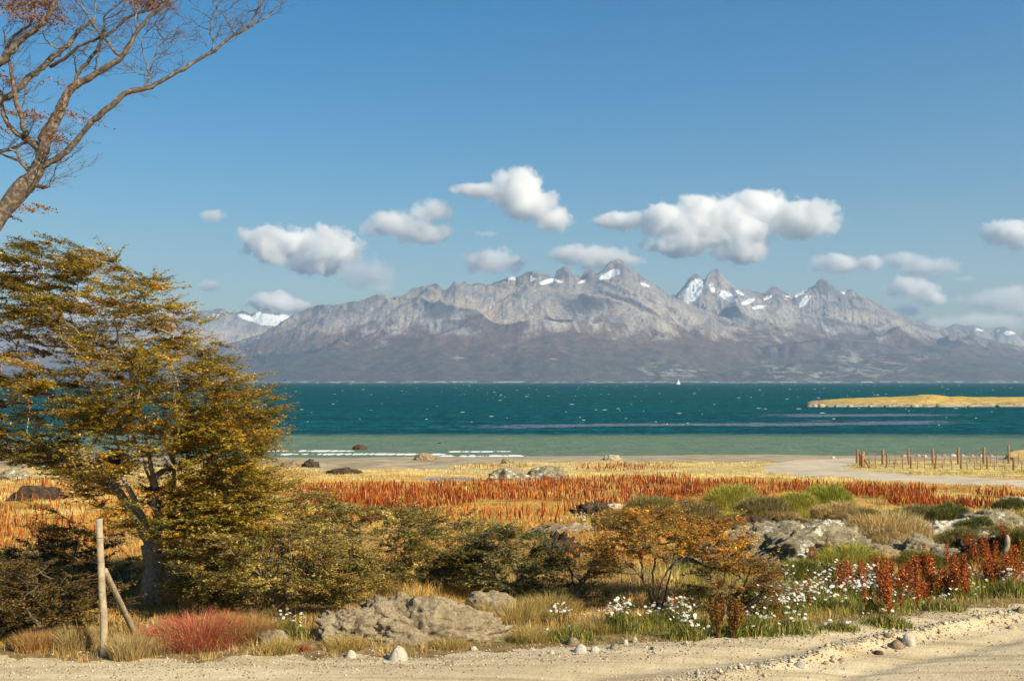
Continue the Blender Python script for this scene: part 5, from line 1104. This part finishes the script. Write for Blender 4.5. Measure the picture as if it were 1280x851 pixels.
ST = [(497, 826, 22, 15, 'round pale stone alone at the road edge below the mound', RPALE), (438, 823, 13, 8, 'small pale stone left of the round one', RPALE), (562, 803, 30, 14, 'brown angular stone at the right foot of the mound', RBRN), (726, 816, 16, 8, 'flat pale stone at the road edge below the green herbs', RPALE), (744, 815, 12, 6, 'small stone right of the flat pale one', RPALE), (716, 806, 15, 7, 'grey stone in the grass below the green herbs', RGREY),
      (769, 812, 12, 6, 'grey stone where the verge meets the gravel left of the dark docks', RGREY), (782, 806, 7, 5, 'tiny white stone below the tallest daisies', RPALE), (794, 803, 7, 5, 'tiny white stone right below the tallest daisies', RPALE), (815, 812, 5, 3, 'pebble on the road below the sapling', RDARK), (1138, 808, 16, 14, 'upright pale stone on the loose ridge of the road', RPALE), (1122, 811, 18, 8, 'brown stone leaning on the upright pale stone', RBRN),
      (1003, 835, 16, 6, 'flat pale stone at the lower end of the loose ridge', RPALE), (1110, 800, 10, 5, 'dark stone on the strip between the wheel tracks', RBRN), (1099, 819, 12, 4, 'dark clod left below the upright stone', RDARK), (1053, 827, 9, 4, 'small tan stone on the ridge left of the clod', RSAND), (1033, 831, 7, 4, 'small tan stone between the flat stone and the ridge', RSAND), (1266, 787, 12, 4, 'tan stone below the ridge at the right edge', RSAND),
      (1277, 768, 10, 7, 'brown stone on the ridge cut by the right edge', RBRN), (981, 680, 8, 7, 'round pale stone on the peat of the outcrop', RPALE), (1012, 685, 10, 8, 'round tan stone under the long grey rock', RSAND), (1067, 692, 20, 10, 'brown boulder at the left foot of the straw dome', RBRN), (322, 798, 14, 8, 'pale stone left of the daisies', RPALE), (330, 806, 16, 6, 'grey stone below the small earth heap', RGREY), (592, 812, 9, 4, 'small pale stone right of the angular brown one', RPALE), (656, 803, 12, 6, 'grey stone in tan grass left of the green herbs', RGREY), (690, 817, 7, 4, 'small white stone on the gravel edge left of the flat one', RPALE), (858, 806, 9, 4, 'grey stone at the gravel edge under the dark docks', RGREY)]
for k, (px, py, w_, h_, lb, mm) in enumerate(ST): rock(px, py, w_, h_, mm, lb, 'stone', 'stone', 0.8, 0.3, 3, seed=100 + k, freq=1.3, sharp=0.3)
SS = [(1042, 573, 6, 3), (1130, 571, 9, 4), (1148, 570, 7, 3), (1156, 571, 8, 3.5), (1165, 571, 6, 3), (1180, 570, 7, 3), (1192, 570, 10, 3), (1204, 570.5, 8, 3.5), (1216, 570, 6, 2.5), (1228, 571, 9, 3.5), (1240, 570.5, 6, 3)]
for k, (px, py, w_, h_) in enumerate(SS):
    rock(px, py, w_ * 0.75, h_ * 0.75, RPALE if k % 3 == 0 else RSAND, 'pale shore stone behind the pen fence' if k else 'pale shore stone standing alone left of the pen fence', 'shore_stone', 'stone', 0.8, 0.3, 3, seed=140 + k, group='shore stones behind the pen fence' if k else None)
# loose gravel
def pebbles(P, size, pal, name, label):
    n_ = len(P); s = size * rng.uniform(0.5, 1.6, n_) ** 1.3; dirs = np.array([(1, 0, 0), (0, 1, 0), (-1, 0, 0), (0, -1, 0), (0, 0, .75), (0, 0, -.5)], float)
    ang = rng.uniform(0, 6.28, n_); ca, sa = np.cos(ang), np.sin(ang); D = dirs[None] * rng.uniform(0.6, 1.2, (n_, 6, 1)) + rng.normal(0, .12, (n_, 6, 3))
    x = D[..., 0] * ca[:, None] - D[..., 1] * sa[:, None]; y = D[..., 0] * sa[:, None] + D[..., 1] * ca[:, None]; Vv = np.stack([x, y, D[..., 2]], -1) * s[:, None, None] + P[:, None, :]
    tri = np.array([(0, 1, 4), (1, 2, 4), (2, 3, 4), (3, 0, 4), (1, 0, 5), (2, 1, 5), (3, 2, 5), (0, 3, 5)]); mb = MB()
    mb.add(Vv.reshape(-1, 3), (tri[None] + (np.arange(n_) * 6)[:, None, None]).reshape(-1, 3), None, np.repeat(palette(pal, n_, rng, jit=.15), 6, 0)); tag(mb.build(name, SEED, None, False), label, 'gravel', kind='stuff')
x = rng.uniform(-8, 9, 5200); e = road_edge(x) + rng.normal(-0.25, 0.32, len(x)); P1_ = np.stack([x, e, ground_h(x, e) + .003], -1)
x = rng.uniform(0.5, 9, 2600); e = berm_line(x) + rng.normal(0, 0.16, len(x)); P2_ = np.stack([x, e, ground_h(x, e) + .003], -1)
x = rng.uniform(-8, 9, 2600); e = rng.uniform(10.5, 15, len(x)); k = e < road_edge(x); x, e = x[k], e[k]; P3_ = np.stack([x, e, ground_h(x, e) + .001], -1)
pebbles(np.vstack([P1_, P2_, P3_]), 0.011, [(0.5, .44, .33), (0.36, .30, .22), (0.60, .55, .45), (0.25, .2, .15)], 'gravel', 'loose gravel along the road edge and the ridge between the wheel tracks')
x = rng.uniform(2, 9, 420); e = berm_line(x) + rng.normal(0, 0.13, len(x)); pebbles(np.stack([x, e, ground_h(x, e) + .005], -1), 0.026, [(0.5, .42, .29), (0.40, .33, .23), (0.56, .5, .38)], 'clods', 'clods of dried earth on the ridge between the wheel tracks')
# stump
g = gp(1257, 697); mb = MB(); tp = at(1259, 668, g[1]); P = smooth_line([g - (0, 0, .1), g + (0, 0, .1), (g + tp) / 2 + (.02, 0, 0), tp], 4); tube(mb, P, np.interp(np.linspace(0, 1, len(P)), [0, .4, .9, 1], [.095, .07, .05, .02]), 9)
tag(mb.build('tree_stump', WOOD, None, True), 'pointed grey tree stump among red dock plants near the right edge', 'stump')

# ------------------------------------------------------------------ pen fence
def fence(posts, stakes, label, wires, py_b, py_t):
    a = gp(*posts[0][:2]); root = empty('wire_fence', a); line = []
    for k, (px, py, tpx, tpy, wd) in enumerate(posts):
        b = gp(px, py); t = at(tpx, tpy, b[1]); mb = MB(); tube(mb, smooth_line([b - (0, 0, .1), (b + t) / 2 + rng.normal(0, .01, 3), t], 3), np.linspace(wd * 1.05, wd * 0.9, 7) * M(1, b[1]) / 2, 8); mb.build('post', FWOOD, root, True, a); line.append((b, t))
    for px, py, tpy in stakes:
        b = gp(px, py); t = at(px + rng.uniform(-.6, .6), tpy, b[1]); mb = MB(); tube(mb, [b - (0, 0, .03), t], 0.022, 5); mb.build('stake', FWOOD, root, False, a)
    line.sort(key=lambda q: q[0][0])
    for f_ in wires:
        mb = MB(); pts = [b * (1 - f_) + t * f_ for b, t in line]; tube(mb, pts, 0.006, 3, cap=False); mb.build('wire', WIRE, root, False, a)
    return tag(root, label, 'fence')
fr = [(1078, 584, 1078, 567, 4.2), (1108, 585, 1109, 567, 2.6), (1139, 585.5, 1139, 570, 2.6), (1169, 586, 1171, 567, 2.6), (1201, 587, 1202, 571, 2.8), (1234, 587, 1234, 570, 2.6), (1267, 588, 1267, 573, 3.2), (1300, 589, 1300, 573, 3), (1335, 590, 1335, 574, 3), (1370, 591, 1370, 575, 3)]
fence(fr, [(x_, 585 + (x_ - 1078) / 60, 585 + (x_ - 1078) / 60 - 12) for x_ in (1087, 1094, 1118, 1128, 1147, 1156, 1178, 1190, 1209, 1218, 1226, 1243, 1256, 1277, 1288)], 'front row of the rusty brown post and wire fence beside the dirt track', (0.3, 0.6, 0.9), 0, 0)
bk = [(1071, 579, 1071.5, 561, 3.0), (1103.5, 580.5, 1103.5, 562, 3.6), (1136, 580, 1135.5, 560, 2.6), (1166, 580, 1165.5, 560.5, 3.0), (1198, 580, 1198, 559.5, 3.0), (1230, 579.5, 1230, 559, 3.4), (1261, 579, 1260.5, 556.5, 2.6), (1295, 579, 1295, 557, 3), (1330, 579, 1330, 557, 3)]
fence(bk, [(x_, 579.5, 566) for x_ in (1086, 1094, 1112, 1120, 1128, 1144, 1156, 1180, 1188, 1212, 1221, 1238, 1246, 1254, 1273)], 'back row of the rusty brown fence nearer the water with taller posts', (0.3, 0.6, 0.9), 0, 0)
root = empty('gate_post', gp(1079, 583)); a = np.array(root.location)
for nm, q0, q1, r_ in (('post', gp(1079.5, 583), at(1079, 564, a[1]), .09), ('brace', gp(1088, 585), at(1080, 574, a[1]), .05), ('post', gp(1075, 581.5), at(1075, 566, a[1] + .6), .06)):
    mb = MB(); tube(mb, [q0 - (0, 0, .08), (q0 + q1) / 2, q1], r_, 7); mb.build(nm, FWOOD, root, True, a)
tag(root, 'thick braced gate post at the left corner of the fenced pen', 'gate post')

# ------------------------------------------------------------------ islet, puddle, yacht
a, b = ray(640, 508.5); YI = -CAMZ / b; nx, ny = 260, 60
xs = np.linspace(M(1000 - 640, YI), M(1620 - 640, YI), nx); ys = np.linspace(YI - 2, YI + 60, ny); X, Y = np.meshgrid(xs, ys)
pxs = 640 + X * F / Y; prof = np.interp(pxs, [1003, 1012, 1030, 1060, 1100, 1140, 1150, 1170, 1185, 1220, 1280, 1400, 1500], [0.0, 0.5, 0.9, 1.3, 1.6, 2.0, 2.35, 2.35, 1.8, 1.7, 1.65, 1.5, 1.2])
t = (Y - YI + 0.5 * np.sin(X / 5) + 3 * (fbm(X * .08, X * 0, o=3, seed=5) - .5)) / 62
Z = prof * (sstep(0.0, 0.10, t) * 0.6 + 0.4 * sstep(0.05, 0.3, t)) * (1 - sstep(.8, 1, t)) + 0.5 * sstep(1003, 1015, pxs) * (fbm(X * .35, Y * .35, o=5, seed=6) - .5) * sstep(0.0, 0.05, t) - 0.5 * (t < 0.0) - 0.05 - 0.6 * (1 - sstep(1003, 1012, pxs))
qq = (np.arange(ny - 1)[:, None] * nx + np.arange(nx - 1)[None]).reshape(-1)
m, n, o = mat('islet_turf'); v = coords(n); sx = N(n, 'ShaderNodeSeparateXYZ'); n.links.new(v, sx.inputs[0]); f = noise(n, v, .5, 5, .65); f2 = noise(n, v, .9, 5, .7)
turf = ramp(n, f, [(.35, (.30, .24, .06)), (.5, (.52, .36, .10)), (.65, (.62, .46, .16))]); rk = ramp(n, f2, [(.35, (.12, .085, .05)), (.5, (.38, .30, .2)), (.65, (.56, .48, .36))])
s = N(n, 'ShaderNodeMapRange'); n.links.new(mth(n, 'ADD', sx.outputs[2], mth(n, 'MULTIPLY', f2, .9)), s.inputs[0]); s.inputs[1].default_value = 1.05; s.inputs[2].default_value = 1.4
bsdf(n, o, mixc(n, s.outputs[0], rk, turf), .95, .05, bump(n, f2, .8, .4))
tag(mesh_np('island', np.stack([X, Y, Z], -1), None, np.stack([qq, qq + 1, qq + nx + 1, qq + nx], -1), m), kind='structure')
a, b = ray(640, 508); 
for k, (px, w_, h_, mm) in enumerate(((1012, 7, 2.2, RBRN), (1019, 6, 3, RSAND), (1027, 9, 4.2, RSAND), (1036, 6, 2.6, RBRN), (1046, 6, 3, RGREY), (1063, 8, 3, RSAND), (1088, 6, 2.6, RSAND), (1110, 8, 3, RGREY), (1144, 10, 3.4, RSAND), (1175, 8, 2.6, RBRN), (1214, 8, 2.6, RSAND), (1250, 9, 3, RGREY))):
    rock(px, 508.6, w_, h_, mm, 'small rock on the near shore of the low grassy island', 'island_rock', 'rock', .8, .4, 3, seed=180 + k, sea=True, group='rocks along the island shore')
g = gp(562, 600.5); th = np.linspace(0, 2 * math.pi, 40, endpoint=False); P = np.stack([g[0] + np.cos(th) * 1.35, g[1] + np.sin(th) * 1.1, th * 0 + g[2] + 0.05], -1)
m, n, o = mat('puddle_water'); bsdf(n, o, (0.10, 0.14, 0.17), 0.08, 0.6); mb = MB(); mb.add(np.vstack([P, P.mean(0)[None]]), [(i, (i + 1) % 40, 40) for i in range(40)])
tag(mb.build('puddle_water', m), kind='structure')
a, b = ray(848, 480.3); Yb = -CAMZ / b; org = np.array((a * Yb, Yb, 0.0)); yb = empty('sailing_boat', org); WH = mat_plain('white_paint', (.85, .85, .83), .4); SAIL = mat_plain('sail_cloth', (.86, .86, .82), .8)
mb = MB(); L = 12.5; u = np.linspace(-1, 1, 15); bw = 1.8 * (1 - np.abs(u) ** 2.6) * np.where(u > 0, 1 - u * .35, 1) + .12; sh = 1.35 + .35 * u ** 2 + .1 * u
rows = [np.stack([u * L / 2 * .93, -bw * .55, u * 0 - .3], -1), np.stack([u * L / 2, -bw, sh], -1), np.stack([u * L / 2, bw, sh], -1), np.stack([u * L / 2 * .93, bw * .55, u * 0 - .3], -1)]
i = np.arange(3)[:, None] * 15; j = np.arange(14)[None]; mb.add(np.vstack(rows), None, np.stack([i + j, i + j + 1, i + 16 + j, i + 15 + j], -1).reshape(-1, 4)); mb.build('hull', WH, yb, True)
mb = MB(); tube(mb, [(-3.2, 0, 1.3), (-3.2, 0, 2.0), (1.8, 0, 2.0), (2.4, 0, 1.35)], [.7, .8, .75, .4], 8); mb.build('cabin', WH, yb, True)
mb = MB(); tube(mb, [(.8, 0, 1.4), (.8, 0, 16.5)], [.12, .07], 6); mb.build('mast', WH, yb)
mb = MB(); tube(mb, [(.8, 0, 2.9), (-4.6, .5, 2.9)], .09, 6); mb.build('boom', WH, yb)
for nm, A, B_, C_ in (('main_sail', (.65, 0, 3.1), (.68, 0, 16), (-4.5, .5, 3.1)), ('fore_sail', (6.0, 0, 1.8), (.95, 0, 14.5), (.4, -.7, 2.6))):
    A, B_, C_ = map(np.array, (A, B_, C_)); V_ = []; T_ = []; k = 8
    for i in range(k + 1):
        for j in range(k + 1 - i): s_, t_ = i / k, j / k; bel = 2.0 * s_ * (1 - s_ - t_) * 1.2; V_.append(A + (B_ - A) * t_ + (C_ - A) * s_ + np.array((0, bel, 0)))
    idx = {}; c0 = 0
    for i in range(k + 1):
        for j in range(k + 1 - i): idx[i, j] = c0; c0 += 1
    for i in range(k):
        for j in range(k - i):
            T_.append((idx[i, j], idx[i + 1, j], idx[i, j + 1]))
            if j < k - i - 1: T_.append((idx[i + 1, j], idx[i + 1, j + 1], idx[i, j + 1]))
    mb = MB(); mb.add(V_, T_); mb.build(nm, SAIL, yb, True)
yb.scale = (0.72, 0.72, 0.72)
tag(yb, 'small white sailing boat far out below the mountain shore', 'sailboat')
